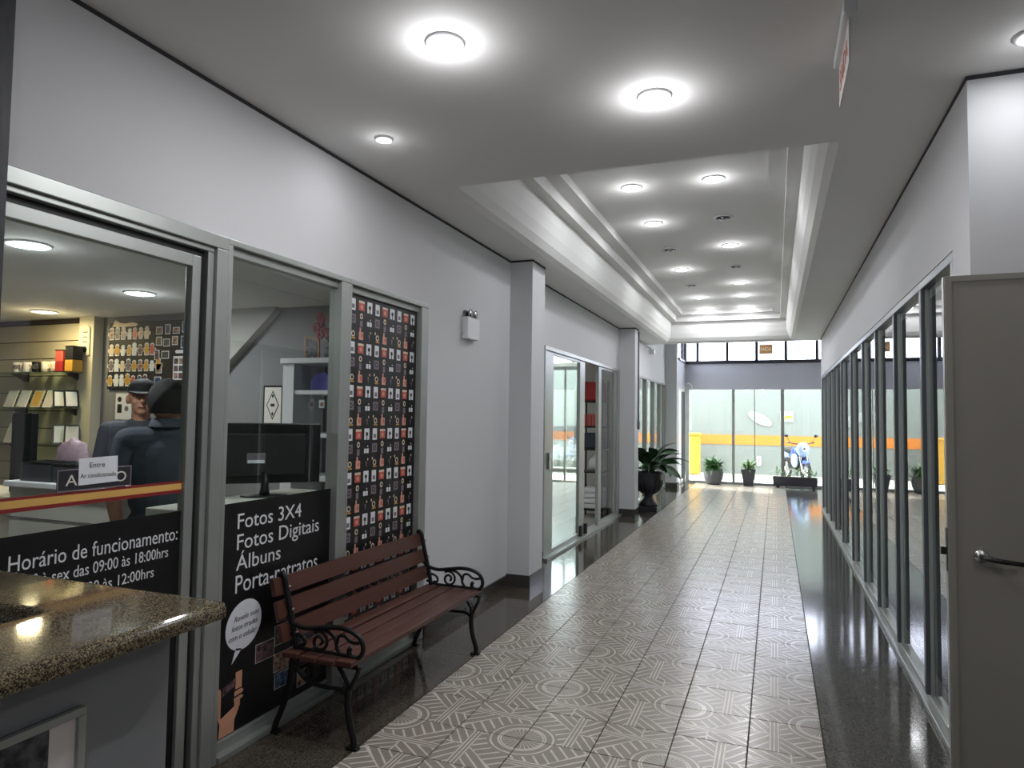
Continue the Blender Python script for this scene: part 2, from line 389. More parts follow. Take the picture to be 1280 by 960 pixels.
# ---- left wall
wl = MB()
wl.box(-2.44, XL, -3.0, 1.36, 0, ZC); wl.box(-2.44, XL, 1.36, 4.33, ZH, ZC); wl.box(-2.44, XL, 4.33, 6.0, 0, ZC)
wl.box(-2.48, -2.1, 5.95, 6.32, 0, ZC)
wl.box(-2.48, X2, 6.32, 7.10, 0, ZC); wl.box(-2.48, X2, 7.10, 10.96, ZH, ZC); wl.box(-2.48, -2.1, 10.95, 11.25, 0, ZC)
wl.box(-2.48, X2, 11.25, 12.5, 0, ZC); wl.box(-2.48, X2, 12.5, 13.55, 2.36, ZC); wl.box(-2.48, X2, 13.55, 16.0, 2.36, 3.8)
wl.box(-2.48, -2.1, 15.95, 16.25, 0, 3.8)
struct('wall_left', wl, 'paint', 'painted grey left wall of the corridor with shop openings')
bb = MB()
bb.box(XL, XL+0.015, 4.34, 5.935, 0.0, 0.10); bb.box(XL, -2.085, 5.935, 5.95, 0.0, 0.11); bb.box(-2.1, -2.085, 5.95, 6.335, 0.0, 0.11); bb.box(X2, -2.085, 6.32, 6.335, 0.0, 0.11)
bb.box(X2, X2+0.015, 6.335, 7.1, 0, 0.1)
bb.box(X2, -2.085, 10.935, 10.95, 0, 0.11); bb.box(-2.1, -2.085, 10.95, 11.265, 0, 0.11); bb.box(X2, X2+0.015, 11.265, 12.5, 0, 0.1)
bb.box(X2, -2.085, 15.935, 15.95, 0, 0.11); bb.box(-2.1, -2.085, 15.95, 16.25, 0, 0.11)
struct('baseboard_left', bb, 'base', 'dark granite skirting along the left wall and columns')
gp = MB(); g0, g1, e = ZC-0.018, ZC-0.0005, 0.004
gp.box(XL, XL+e, -3, 5.95, g0, g1); gp.box(XL, -2.1+e, 5.95-e, 5.95, g0, g1); gp.box(-2.1, -2.1+e, 5.95, 6.32, g0, g1)
gp.box(X2, X2+e, 6.32, 10.95, g0, g1); gp.box(X2, -2.1+e, 10.95-e, 10.95, g0, g1); gp.box(-2.1, -2.1+e, 10.95, 11.25, g0, g1); gp.box(X2, X2+e, 11.25, 13.5, g0, g1)
struct('trim_1', gp, 'gap', 'dark shadow gap where the left wall meets the ceiling')
struct('wall_pillar', B(-2.325, -2.16, 0.7, 1.347, 0, ZC), 'dark_pillar', 'dark grey pillar at the left edge before the photo shop')
# ---- right wall
wr = MB()
wr.box(XR, 0.93, 3.33, 3.63, 0, ZC); wr.box(XR, 0.93, 3.63, 13.25, ZH, ZC); wr.box(XR, 0.93, 13.2, 13.3, 0, ZC); wr.box(0.93, 3.1, 3.33, 3.45, 0, ZC)
struct('wall_right', wr, 'paint', 'painted right wall above the glazing with a return towards the camera')
gp = MB(); gp.box(XR-e, XR, 3.33, 13.3, g0, g1); gp.box(XR-e, 3.0, 3.33-e, 3.33, g0, g1)
struct('trim_2', gp, 'gap', 'dark shadow gap where the right wall meets the ceiling')
struct('wall_back', B(-2.5, 3.1, -3.1, -3.0, 0, ZC), 'paint', 'plain wall behind the viewer')
struct('wall_entrance', B(3.0, 3.1, -3.0, 3.33, 0, ZC), 'paint', 'plain side wall of the entrance bay')
# right shop shell
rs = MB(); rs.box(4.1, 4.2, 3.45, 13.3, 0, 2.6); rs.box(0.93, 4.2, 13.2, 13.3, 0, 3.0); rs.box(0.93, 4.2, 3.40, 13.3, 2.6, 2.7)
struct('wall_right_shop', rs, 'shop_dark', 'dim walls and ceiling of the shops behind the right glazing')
# ---- photo shop shell
ps = MB(); ps.box(-8.1, -2.44, YB, YB+0.1, 0, ZS+0.1); ps.box(-8.1, -8.0, -0.5, YB, 0, ZS+0.1); ps.box(-8.1, -2.44, -0.6, -0.5, 0, ZS+0.1)
struct('wall_photo_shop', ps, 'shop_wall', 'grey inner walls of the photo shop')
struct('ceiling_photo_shop', B(-8.1, -2.44, -0.6, YB+0.1, ZS, ZS+0.1), 'ceil', 'low pale ceiling of the photo shop')
stm = MB(); stm.prism([(-4.55, ZS), (-4.55, 1.83), (-4.45, 1.86), (-3.84, 2.41), (-3.84, ZS)], XZ(YB), 0.0, 0.08)
struct('trim_3', stm, 'shop_light', 'sloping underside of a staircase across the shop back wall')
struct('trim_4', MB().box(-6.09, -5.90, YB-0.10, YB, 0, ZS), 'cream', 'cream pilaster between slat wall and dark wall')
# ---- second / third shop shell on the left
sh = MB(); sh.box(-7.1, -7.0, 6.2, 16.1, 0, 2.9); sh.box(-7.1, -2.48, 6.1, 6.2, 0, 2.9); sh.box(-2.98, -2.90, 11.0, 16.0, 0, 2.8); sh.box(-2.98, -2.48, 10.98, 11.05, 0, 2.8)
struct('wall_second_shop', sh, 'paint_warm', 'pale inner walls of the second shop')
struct('ceiling_second_shop', B(-7.1, -2.48, 6.1, 16.2, 2.8, 2.9), 'ceil', 'pale ceiling of the second shop')
# ---- lobby at the far end
wf = MB(); wf.box(-2.2, 3.6, YF, YF+0.15, 2.30, 2.94); wf.box(-2.2, 3.6, YF, YF+0.15, 3.66, 3.8); wf.box(-2.2, -2.1, 16.25, YF+0.15, 2.30, 2.94); wf.box(-2.2, -2.1, 16.25, YF+0.15, 3.66, 3.8)
struct('wall_far', wf, 'lintel', 'grey-blue lintel band above the far glass front')
struct('wall_lobby', B(3.5, 3.6, 13.2, YF, 0, 3.8), 'paint', 'side wall of the lobby right of the far glass front')
lo = MB(); lo.box(0.93, 3.6, 13.2, 13.3, 2.9, 3.9)
struct('wall_lobby_upper', lo, 'paint', 'upper wall between right shops and lobby')
struct('ceiling_lobby', B(-2.5, 3.6, CY1+0.1, YF+0.15, 3.8, 3.9), 'roofgrey', 'higher ceiling of the lobby')
# ---- courtyard
ow = MB(); ow.box(-14, 10, 21.15, 21.4, -0.1, 3.15)
wo = struct('wall_courtyard', ow, 'outwall', 'pale green courtyard wall with an orange band')
B(-14, 10, 21.135, 21.15, 0.84, 1.12).build('orange_band', 'orange', wo)

# ================================================================== GLAZING
def pane(par, x0, x1, y0, y1, z0, z1, m='glass', nm='pane'): return B(x0, x1, y0, y1, z0, z1).build(nm, m, par)
# -- photo shop front: door_1, window_1, window_2
FX0, FX1 = -2.39, -2.308
d1 = root('door_1', (-2.35, 1.86, 0), 'aluminium sliding glass door of the photo shop', kind='structure')
def memb(par, nm, y0, y1, z0, z1, x0=FX0, x1=FX1, m='alu', bev=0.004): return B(x0, x1, y0, y1, z0, z1, bev=bev).build(nm, m, par)
memb(d1, 'frame_head', 1.36, 2.405, 2.285, 2.345); memb(d1, 'frame_jamb', 2.335, 2.405, 0.0, 2.285); memb(d1, 'frame_jamb', 1.355, 1.40, 0, 2.285)
memb(d1, 'frame_lip', 1.40, 2.335, 2.262, 2.285, -2.385, -2.325); memb(d1, 'frame_lip', 2.30, 2.334, 0.012, 2.262, -2.385, -2.325)
memb(d1, 'threshold', 1.40, 2.335, 0.0, 0.012)
B(-2.384, -2.352, 1.40, 2.30, 2.232, 2.262).build('track_shadow', 'rubber', d1); B(-2.384, -2.352, 2.272, 2.30, 0.012, 2.232).build('gasket', 'rubber', d1)
lf = memb(d1, 'door_leaf', 2.225, 2.272, 0.015, 2.232, -2.375, -2.335)
for a in ((1.405, 1.45, 0.015, 2.232), (1.45, 2.225, 2.180, 2.232), (1.45, 2.225, 0.015, 0.07)):
    B(-2.375, -2.335, *a, bev=0.003).build('rail', 'alu', lf)
B(-2.358, -2.353, 1.45, 2.225, 0.07, 2.18).build('pane', 'glass', lf)
def left_window(nm, y0, y1, lab, j0=0.035, j1=0.035):
    r = root(nm, (-2.35, (y0+y1)/2, 0), lab, kind='structure')
    memb(r, 'frame_head', y0, y1, 2.315, 2.345); memb(r, 'frame_head_inner', y0+j0, y1-j1, 2.275, 2.315, -2.385, -2.335)
    memb(r, 'frame_jamb', y0, y0+j0, 0.0, 2.315); memb(r, 'frame_jamb', y1-j1, y1, 0.0, 2.315)
    memb(r, 'sill', y0+j0, y1-j1, 0.0, 0.03, -2.39, -2.295); memb(r, 'bottom_rail', y0+j0, y1-j1, 0.03, 0.075, -2.385, -2.335)
    pane(r, -2.358, -2.353, y0+j0, y1-j1, 0.075, 2.275); return r
left_window('window_1', 2.405, 3.355, 'aluminium shop window with the black price banner', 0.025, 0.085)
left_window('window_2', 3.355, 4.325, 'aluminium shop window covered by the camera-pattern poster', 0.02, 0.10)
# -- second shop front
w3 = root('door_2', (X2, 9.0, 0), 'aluminium and glass front with sliding doors of the second shop', kind='structure')
def memb2(par, nm, y0, y1, z0, z1, x0=-2.43, x1=-2.345, m='alu'): return B(x0, x1, y0, y1, z0, z1, bev=0.004).build(nm, m, par)
memb2(w3, 'frame_head', 7.10, 10.96, 2.30, 2.345); memb2(w3, 'threshold', 7.1, 10.96, 0, 0.03, -2.45, -2.30)
memb2(w3, 'frame_jamb', 7.10, 7.14, 0.03, 2.3); memb2(w3, 'frame_jamb', 10.80, 10.95, 0.03, 2.3)
for y0, y1 in ((7.20, 8.85), (9.62, 10.80)):
    a = 0.27 if y0 < 8 else 0.16
    l = memb2(w3, 'door_leaf', y0, y0+a, 0.03, 2.3, -2.41, -2.365)
    B(-2.41, -2.365, y1-a*0.9, y1, 0.03, 2.3, bev=0.004).build('stile', 'alu', l)
    B(-2.41, -2.365, y0+a, y1-a*0.9, 0.03, 0.07).build('rail', 'alu', l); B(-2.41, -2.365, y0+a, y1-a*0.9, 2.27, 2.3).build('rail', 'alu', l)
    B(-2.39, -2.385, y0+a, y1-a*0.9, 0.07, 2.27).build('pane', 'glass', l)
B(-2.365, -2.335, 8.60, 8.66, 0.03, 0.16).build('floor_stop', 'rubber', w3); B(-2.365, -2.33, 8.84, 8.90, 0.0, 0.16).build('floor_stop', 'rubber', w3)
B(-2.366, -2.33, 7.24, 7.27, 0.98, 1.16).build('pull_handle', 'chrome', w3)
w4 = root('window_3', (X2, 14.2, 0), 'glazed front with grey posts beyond the second column', kind='structure')
memb2(w4, 'frame_head', 12.5, 15.95, 2.32, 2.36); memb2(w4, 'sill', 12.5, 15.95, 0, 0.05)
for y in (12.5, 13.45, 14.35, 15.2, 15.87): memb2(w4, 'mullion', y, y+0.09, 0.05, 2.32)
for y in (12.59, 13.54, 14.44, 15.29): pane(w4, -2.40, -2.394, y, y+0.80, 0.05, 2.32)
# -- shop fronts towards the courtyard (behind shops 2/3)
w5 = root('window_4', (-4.8, 16.05, 0), 'glass front of the second shop towards the courtyard', kind='structure')
for x in (-7.0, -5.9, -4.8, -3.7, -2.98, -2.56): B(x, x+0.05, 16.02, 16.08, 0.04, 2.8).build('mullion', 'alu', w5)
B(-7, -2.5, 16.0, 16.1, 0, 0.04).build('sill', 'alu', w5); B(-7, -2.5, 16.0, 16.1, 2.72, 2.8).build('frame_head', 'alu', w5)
for x0, x1 in ((-6.95, -5.9), (-5.85, -4.8), (-4.75, -3.7), (-3.65, -2.98), (-2.93, -2.56)): pane(w5, x0, x1, 16.048, 16.053, 0.04, 2.72, 'glass_green')
# -- right shop glazing
w6 = root('window_5', (0.85, 8.4, 0), 'long run of glazing with deep grey posts on the right', kind='structure')
YM = [4.40, 5.345, 6.29, 7.21, 8.26, 9.42, 10.50, 11.38, 12.27, 13.14]
def membr(nm, y0, y1, z0, z1, x0=0.768, x1=0.816, m='alu_dark'): return B(x0, x1, y0, y1, z0, z1, bev=0.004).build(nm, m, w6)
membr('frame_head', 3.63, 13.2, 2.30, 2.345); membr('sill', 3.63, 13.2, 0.0, 0.035, 0.752, 0.90, 'alu')
membr('sill_lip', 3.63, 13.2, 0.035, 0.06, 0.785, 0.83, 'alu')
membr('mullion', 3.63, 3.70, 0.06, 2.30)
yp = 3.70
for i, y in enumerate(YM):
    membr('mullion', y, y+0.05, 0.06, 2.30)
    B(0.79, 0.806, y-0.012, y, 0.06, 2.30).build('glazing_bead', 'alu', w6)
    pane(w6, 0.806, 0.811, yp, y, 0.06, 2.30); yp = y+0.05
# -- far glass front
w7 = root('window_6', (0.5, YF, 0), 'tall glass front at the far end of the corridor', kind='structure')
for x, wd in ((-2.10, 0.09), (-0.985, 0.065), (-0.475, 0.02), (0.125, 0.075), (1.25, 0.07), (2.4, 0.07), (3.42, 0.07)):
    B(x, x+wd, YF+0.03, YF+0.11, 0.05, 2.30).build('mullion', 'alu', w7)
B(-2.1, 3.5, YF+0.02, YF+0.12, 0, 0.05).build('sill', 'alu', w7)
xs = [-2.01, -0.985, -0.92, -0.475, -0.455, 0.125, 0.20, 1.25, 1.32, 2.4, 2.47, 3.42]
for i in range(0, 12, 2): pane(w7, xs[i], xs[i+1], YF+0.066, YF+0.072, 0.05, 2.30, 'glass_green')
w8 = root('window_7', (0.5, YF, 2.94), 'row of high windows with dark frames above the lintel', kind='structure')
B(-2.2, 3.6, YF-0.05, YF+0.15, 2.93, 3.01).build('frame_bottom', 'frame_dark', w8); B(-2.2, 3.5, YF+0.02, YF+0.1, 3.62, 3.66).build('frame_top', 'frame_dark', w8)
B(-2.2, -2.07, 16.25, YF, 2.94, 3.00).build('frame_bottom', 'frame_dark', w8); B(-2.2, -2.1, 16.25, YF, 3.62, 3.66).build('frame_top', 'frame_dark', w8)
cx = [-2.13, -1.83, -1.12, -0.44, 0.22, 0.90, 1.58, 2.26, 2.94, 3.45]
for x in cx: B(x-0.01, x+0.06, YF+0.03, YF+0.09, 3.0, 3.62).build('mullion', 'frame_dark', w8)
for a, b in zip(cx, cx[1:]): pane(w8, a+0.05, b, YF+0.055, YF+0.06, 3.0, 3.62, 'glass_frost')
for y in (16.3, 17.28, 17.42): B(-2.18, -2.12, y, y+0.05, 3.0, 3.62).build('mullion', 'frame_dark', w8)
pane(w8, -2.155, -2.15, 16.35, 17.28, 3.0, 3.62, 'glass_frost'); pane(w8, -2.155, -2.15, 17.33, 17.42, 3.0, 3.62, 'glass_frost')
# -- side door to courtyard
d3 = root('door_3', (-2.1, 16.9, 0), 'open side doorway with a white framed glass leaf to the courtyard', kind='structure')
B(-2.18, -2.10, 16.25, 16.32, 0, 2.3).build('frame_jamb', 'white', d3); B(-2.18, -2.10, 17.42, 17.5, 0, 2.3).build('frame_jamb', 'alu_dark', d3); B(-2.18, -2.1, 16.32, 17.42, 2.24, 2.3).build('frame_head', 'white', d3)
lf = B(-2.16, -2.12, 16.85, 16.92, 0.02, 2.24).build('door_leaf', 'white', d3)
B(-2.16, -2.12, 17.35, 17.42, 0.02, 2.24).build('stile', 'alu_dark', lf); B(-2.16, -2.12, 16.92, 17.35, 0.02, 0.09).build('rail', 'white', lf)
B(-2.143, -2.137, 16.92, 17.35, 0.09, 2.24).build('pane', 'glass_green', lf)
ca = MB().tube([(-2.06, 17.3, 2.42), (-2.0, 17.38, 2.45), (-1.93, 17.45, 2.40), (-1.92, 17.46, 2.28)], 0.012); ca.build('closer_arm', 'white', d3)
# -- grey steel door leaf on the right
d4 = root('door_4', (0.643, 3.2, 0), 'open grey metal door leaf with lever handle at right edge', kind='structure')
DY = 3.2
lf = B(0.645, 1.50, DY, DY+0.04, 0.015, 2.145, bev=0.003).build('leaf', 'doorgrey', d4)
for a in ((0.645, 0.668, 0.015, 2.145), (0.668, 1.5, 2.122, 2.145)):
    B(a[0], a[1], DY-0.004, DY, a[2], a[3]).build('edge_strip', 'doorgrey', lf)
B(0.641, 0.645, DY+0.004, DY+0.036, 0.015, 2.145).build('edge_trim', 'alu', lf)
B(0.638, 0.641, DY+0.006, DY+0.034, 0.96, 1.13).build('lock_plate', 'steel_dark', lf); B(0.618, 0.638, DY+0.01, DY+0.03, 1.025, 1.055).build('latch_bolt', 'steel_dark', lf)
hd = MB(); hd.lathe([(0.0, 0), (0.026, 0.0), (0.026, 0.006), (0.020, 0.012), (0.0, 0.013)], seg=24)
hd.v = [(0.752+p[0], DY-p[2], 1.03+p[1]) for p in hd.v]
ho = hd.build('handle_rose', 'chrome', lf)
MB().tube([(0.752, DY-0.008, 1.03), (0.752, DY-0.045, 1.03), (0.762, DY-0.055, 1.029), (0.80, DY-0.055, 1.024), (0.885, DY-0.05, 1.016)], [0.010, 0.010, 0.011, 0.010, 0.009], 12).build('handle_lever', 'steel_dark', lf)
d4['label'] = 'open grey metal door leaf with lever handle at right edge'

# ================================================================== LAMPS
def downlight(x, y, z, ro, ri, label, group, lit='lit', watt=12, col=(0.98, 0.97, 1.0), spill=0.25):
    r = root('ceiling_light', (x, y, z), label, 'ceiling light', group)
    MB().lathe([(ri, -0.001), (ri+0.004, -0.010), (ro-0.01, -0.012), (ro, -0.006), (ro, -0.0005)], (x, y, z), 28, caps=False).build('trim_ring', 'white', r)
    MB().lathe([(ri, -0.002), (ri*0.96, -0.008), (ri*0.7, -0.014), (ri*0.3, -0.017), (0.001, -0.018)], (x, y, z), 28).build('diffuser', lit, r)
    if watt:
        for kind_, en, dz in (('AREA', watt, 0.03), ('POINT', watt*spill, 0.05+ri*0.8)):      # downward beam plus the sideways spill of the bulged diffuser
            L = bpy.data.lights.new('lamp_light', kind_); L.energy = en*LAMP; L.color = col
            if kind_ == 'AREA': L.shape = 'DISK'; L.size = ri*1.8
            else: L.shadow_soft_size = ri*0.8
            lo = bpy.data.objects.new('lamp_light', L); COL.objects.link(lo); lo.parent = r; lo.location = (0, 0, -dz)
    return r
NW = 12
downlight(-1.207, 2.348, ZC, 0.078, 0.054, 'large round lit ceiling light nearest the top edge of the picture', 'corridor entrance lights', watt=NW)
downlight(-0.507, 3.071, ZC, 0.078, 0.054, 'round lit ceiling light just before the stepped recess', 'corridor entrance lights', watt=NW)
downlight(-1.933, 3.078, ZC, 0.050, 0.042, 'small lit ceiling spot above the photo shop window', 'corridor entrance lights', watt=NW*0.12)
downlight(0.93, 3.05, ZC, 0.078, 0.054, 'lit ceiling light in front of the bright wall at the right edge', 'corridor entrance lights', watt=NW*0.15)
downlight(-0.5, 0.0, ZC, 0.078, 0.054, 'ceiling light overhead behind the viewer', 'corridor entrance lights', watt=NW*0.6)
downlight(1.6, 0.8, ZC, 0.078, 0.054, 'ceiling light over the entrance bay behind the viewer', 'corridor entrance lights', watt=NW*0.7)
ordn = ['first', 'second', 'third', 'fourth', 'fifth', 'sixth', 'seventh']
YL = [5.95, 7.13, 8.30, 9.48, 10.63, 11.75, 12.93]
for k, (x, side, lits) in enumerate(((-1.18, 'left', (1, 1, 0, 1, 0, 1, 1)), (-0.48, 'right', (1, 0, 1, 0, 1, 1, 1)))):
    for i, y in enumerate(YL):
        if lits[i]:
            downlight(x, y, 3.60, 0.095, 0.078, '%s fitting from the front in the %s row of the recess, lit white disc' % (ordn[i], side), 'lights in the ceiling recess', watt=5.5, spill=0.35)
        else:
            r = root('ceiling_light', (x, y, 3.60), '%s fitting from the front in the %s row of the recess, unlit with bare lamps' % (ordn[i], side), 'ceiling light', 'lights in the ceiling recess')
            MB().lathe([(0.072, -0.001), (0.078, -0.012), (0.09, -0.012), (0.095, -0.001)], (x, y, 3.60), 28, caps=False).build('trim_ring', 'white', r)
            MB().lathe([(0.072, -0.0015), (0.001, -0.002)], (x, y, 3.60), 24).build('reflector', 'steel_dark', r)
            for a in range(3):
                MB().ell((x+0.042*math.cos(a*2.1+0.4), y+0.042*math.sin(a*2.1+0.4), 3.588), (0.017, 0.017, 0.012), 10, 6).build('bulb', 'chrome', r)
downlight(-3.70, 2.43, ZS, 0.11, 0.095, 'bluish lit ceiling light inside the photo shop nearest the door', 'photo shop ceiling lights', watt=13, spill=0.1)
downlight(-4.40, 3.71, ZS, 0.11, 0.095, 'bluish lit ceiling light inside the photo shop above the two men', 'photo shop ceiling lights', watt=13, spill=0.1)
downlight(-6.07, 4.15, ZS, 0.11, 0.095, 'warm yellow ceiling light in front of the slat wall', 'photo shop ceiling lights', 'lit_warm', 9, (1, 0.78, 0.45))
downlight(-4.6, 8.5, 2.8, 0.1, 0.085, 'ceiling light inside the second shop', 'second shop lights', watt=12)

# ================================================================== EXIT SIGNS, EMERGENCY LIGHT, CONDUIT
ex = root('exit_sign', (0.25, 2.77, ZC), 'white ceiling exit sign seen almost edge-on at top right', 'sign')
B(0.228, 0.272, 2.56, 2.98, ZC-0.05, ZC-0.001, bev=0.004).build('housing', 'white', ex)
B(0.247, 0.253, 2.60, 2.98, ZC-0.21, ZC-0.05).build('plate', 'clearacrylic', ex)
text_mesh('lettering', 'SAÍDA', lambda a, b, t: (0.247-t, a, b), 2.94, 2.64, ZC-0.165, ZC-0.085, 'redprint', ex)
ex2 = root('exit_sign', (-0.165, 13.6, 3.02), 'orange-brown exit sign hanging before the high windows', 'sign')
B(-0.275, -0.035, 13.505, 13.53, 2.79, 2.965, bev=0.003).build('plate', 'wood_frame', ex2)
text_mesh('lettering', 'SAÍDA', XZ(13.504), -0.25, -0.06, 2.845, 2.915, 'creamprint', ex2)
for x in (-0.24, -0.075): MB().tube([(x, 13.517, 2.96), (x, 13.517, 3.02)], 0.006).build('hanger', 'white', ex2)
em = root('emergency_light', (XL, 5.02, 2.16), 'small grey emergency light box with lamp on the left wall', 'emergency light')
B(XL, XL+0.055, 4.90, 5.13, 2.17, 2.345, bev=0.008).build('body', 'white', em)
MB().box(XL+0.002, XL+0.02, 4.92, 5.08, 2.345, 2.40, bev=0.003).build('lamp_base', 'alu_dark', em)
hl = MB(); hl.lathe([(0.001, 0), (0.018, 0.0), (0.034, 0.03), (0.034, 0.036), (0.001, 0.037)], seg=18); hl.v = [(XL+0.02+p[2], 4.955+p[0], 2.375+p[1]) for p in hl.v]; hl.build('lamp_head', 'chrome', em)
hl = MB(); hl.lathe([(0.001, 0), (0.018, 0.0), (0.034, 0.03), (0.034, 0.036), (0.001, 0.037)], seg=18); hl.v = [(XL+0.02+p[2], 5.045+p[0], 2.375+p[1]) for p in hl.v]; hl.build('lamp_head', 'chrome', em)
MB().tube([(XL+0.01, 4.90, 2.20), (XL+0.008, 4.875, 2.24), (XL+0.008, 4.875, 2.33), (XL+0.01, 4.915, 2.365)], 0.003, 6).build('cable', 'white', em)
co = root('conduit', (-2.09, 11.2, 0), 'thin grey conduit with a switch box on the second column', 'conduit')
MB().tube([(-2.088, 11.2, 1.50), (-2.088, 11.2, 2.98)], 0.012).build('pipe', 'alu_dark', co)
B(-2.10, -2.065, 11.16, 11.24, 1.38, 1.52, bev=0.004).build('switch_box', 'pot_grey', co)
br = root('wall_bracket', (X2, 13.3, 2.96), 'white pipe bracket high on the wall beyond the second column', 'bracket')
MB().tube([(X2+0.02, 12.7, 2.985), (X2+0.02, 13.75, 2.985), (X2+0.06, 13.85, 2.94)], 0.018).build('pipe', 'white', br)
B(X2, X2+0.10, 13.80, 13.92, 2.86, 2.95, bev=0.006).build('end_box', 'white', br)

# ================================================================== BANNERS ON THE GLASS
BX = -2.3515   # just in front of the glass
G = YZ(BX)
def rect(a0, a1, b0, b1): return [(a0, b0), (a1, b0), (a1, b1), (a0, b1)]
def sheet(par, nm, poly, m, t0=0.0, t1=0.0012): return MB().prism(poly, G, t0, t1).build(nm, m, par)
bn = root('price_banner', (BX, 2.83, 0.07), 'black banner listing Fotos 3X4 with speech bubble on shop window', 'banner')
sheet(bn, 'sheet', rect(2.43, 3.27, 0.078, 1.133), 'banner')
G2 = YZ(BX+0.0013)
kx = 1.0135; K = lambda y: y*kx; Kz = lambda z: 1.55+(z-1.55)*kx
for s, a0, a1, b0, b1 in (('Fotos 3X4', 2.522, 2.976, 1.016, 1.09), ('Fotos Digitais', 2.522, 3.128, 0.920, 0.995), ('Álbuns', 2.520, 2.823, 0.826, 0.898), ('Porta-retratos', 2.520, 3.123, 0.722, 0.808)):
    text_mesh('lettering', s, G2, K(a0), K(a1), Kz(b0), Kz(b1), 'print_white', bn)
ov = [(K(2.583+0.115*math.cos(t)), Kz(0.568+0.112*math.sin(t)+0.10*0.115*math.cos(t))) for t in [2*PI*i/40 for i in range(40)]]
bu = MB().prism(ov, G2, 0, 0.0012); bu.prism([(K(2.535), Kz(0.47)), (K(2.512), Kz(0.405)), (K(2.575), Kz(0.462))], G2, 0, 0.0012)
bu = bu.build('speech_bubble', 'paper', bn)
G3 = YZ(BX+0.0027)
for s, a0, a1, b0 in (('Revele suas', 2.508, 2.664, 0.594), ('fotos tiradas', 2.502, 2.668, 0.553), ('com o celular', 2.496, 2.672, 0.511)):
    sl = lambda a, b, t: (BX+0.0027+t, a+(b-Kz(0.55))*0.25, b+0.05*(a-2.6))
    text_mesh('lettering', s, sl, K(a0), K(a1), Kz(b0), Kz(b0+0.026), 'ink', bu, 0.0008)
phs = [(2.666, 2.798, 0.358, 0.446), (2.798, 2.92, 0.40, 0.50), (2.796, 2.94, 0.27, 0.36), (2.805, 2.935, 0.185, 0.262), (2.81, 2.88, 0.512, 0.615), (3.00, 3.21, 0.26, 0.345), (2.978, 3.053, 0.135, 0.222), (2.945, 3.06, 0.36, 0.45), (3.07, 3.2, 0.36, 0.44)]
for i, (a0, a1, b0, b1) in enumerate(phs):
    p = MB().prism(rect(K(a0), K(a1), Kz(b0), Kz(b1)), G2, 0, 0.0008+0.0002*i).build('printed_photo', 'clearacrylic', bn)
    d = 0.003
    MB().prism(rect(K(a0)+d, K(a1)-d, Kz(b0)+d, Kz(b1)-d), G2, 0.0009+0.0002*i, 0.0012+0.0002*i).build('picture', ['photo_a', 'photo_d', 'photo_c', 'photo_b'][i % 4], p)
hnd = MB()   # printed hand holding a phone: wrist, palm, thumb, fingers
hnd.prism([(2.478, 0.08), (2.572, 0.08), (2.574, 0.13), (2.600, 0.175), (2.60, 0.20), (2.565, 0.19), (2.50, 0.168), (2.486, 0.165), (2.483, 0.13)], G2, 0, 0.0008)
hnd.prism([(2.484, 0.14), (2.487, 0.165), (2.486, 0.29), (2.478, 0.302), (2.466, 0.30), (2.460, 0.25), (2.470, 0.17)], G2, 0, 0.001)
for y0, z0, y1, z1 in ((2.572, 0.185, 2.606, 0.215), (2.568, 0.212, 2.628, 0.232), (2.57, 0.237, 2.628, 0.262), (2.575, 0.268, 2.615, 0.345)):
    hnd.prism(rect(y0, y1, z0, z1) if y1-y0 < 0.05 else [(y0, z0), (y1-0.01, z0+0.004), (y1, (z0+z1)/2), (y1-0.012, z1), (y0, z1-0.004)], G2, 0, 0.0014)
hnd.build('printed_hand', 'hand', bn)
ph = sheet(bn, 'printed_phone', [(2.49, 0.17), (2.568, 0.195), (2.578, 0.325), (2.495, 0.30)], 'black', 0.0013, 0.0023)
MB().prism([(2.495, 0.262), (2.577, 0.288), (2.578, 0.322), (2.496, 0.297)], YZ(BX+0.0023), 0, 0.0005).build('picture', 'photo_a', ph)

hb = root('opening_hours_banner', (-2.3515, 1.84, 0.07), 'black opening hours banner on the lower half of the glass door', 'banner')
sheet(hb, 'sheet', rect(1.452, 2.223, 0.075, 1.135), 'banner')
for s, a0, a1, b0, b1 in (('Horário de funcionamento:', 1.508, 2.180, 1.024, 1.080), ('2ª à sex das 09:00 às 18:00hrs', 1.571, 2.136, 0.962, 1.006), ('Sáb das 09:00 às 12:00hrs', 1.567, 2.07, 0.895, 0.937)):
    text_mesh('lettering', s, G2, K(a0), K(a1), Kz(b0), Kz(b1), 'print_white', hb)
st = root('stripe_decal', (BX, 1.84, 1.21), 'red and yellow striped film band across the glass door', 'decal')
sheet(st, 'red_stripe', rect(1.452, 2.223, 1.252, 1.262), 'redstripe'); sheet(st, 'yellow_stripe', rect(1.452, 2.223, 1.226, 1.252), 'yellowstripe'); sheet(st, 'red_stripe', rect(1.452, 2.223, 1.212, 1.226), 'redstripe')
ab = root('open_sign', (BX, 1.82, 1.265), 'dark ABERTO sign with light border on the glass door', 'sign')
sheet(ab, 'plate', rect(K(1.655), K(1.947), 1.264, 1.342), 'urn', 0.0015, 0.0045)
for a in ((1.655, 1.947, 1.264, 1.268), (1.655, 1.947, 1.338, 1.342), (1.655, 1.659, 1.268, 1.338), (1.943, 1.947, 1.268, 1.338)): sheet(ab, 'border', rect(K(a[0]), K(a[1]), a[2], a[3]), 'greyprint', 0.0046, 0.0052)
text_mesh('lettering', 'ABERTO', YZ(BX+0.0046), K(1.685), K(1.925), 1.284, 1.325, 'clearacrylic', ab)
pn = root('paper_notice', (BX, 1.81, 1.284), 'white paper reading Entre Ar condicionado over the ABERTO sign', 'notice')
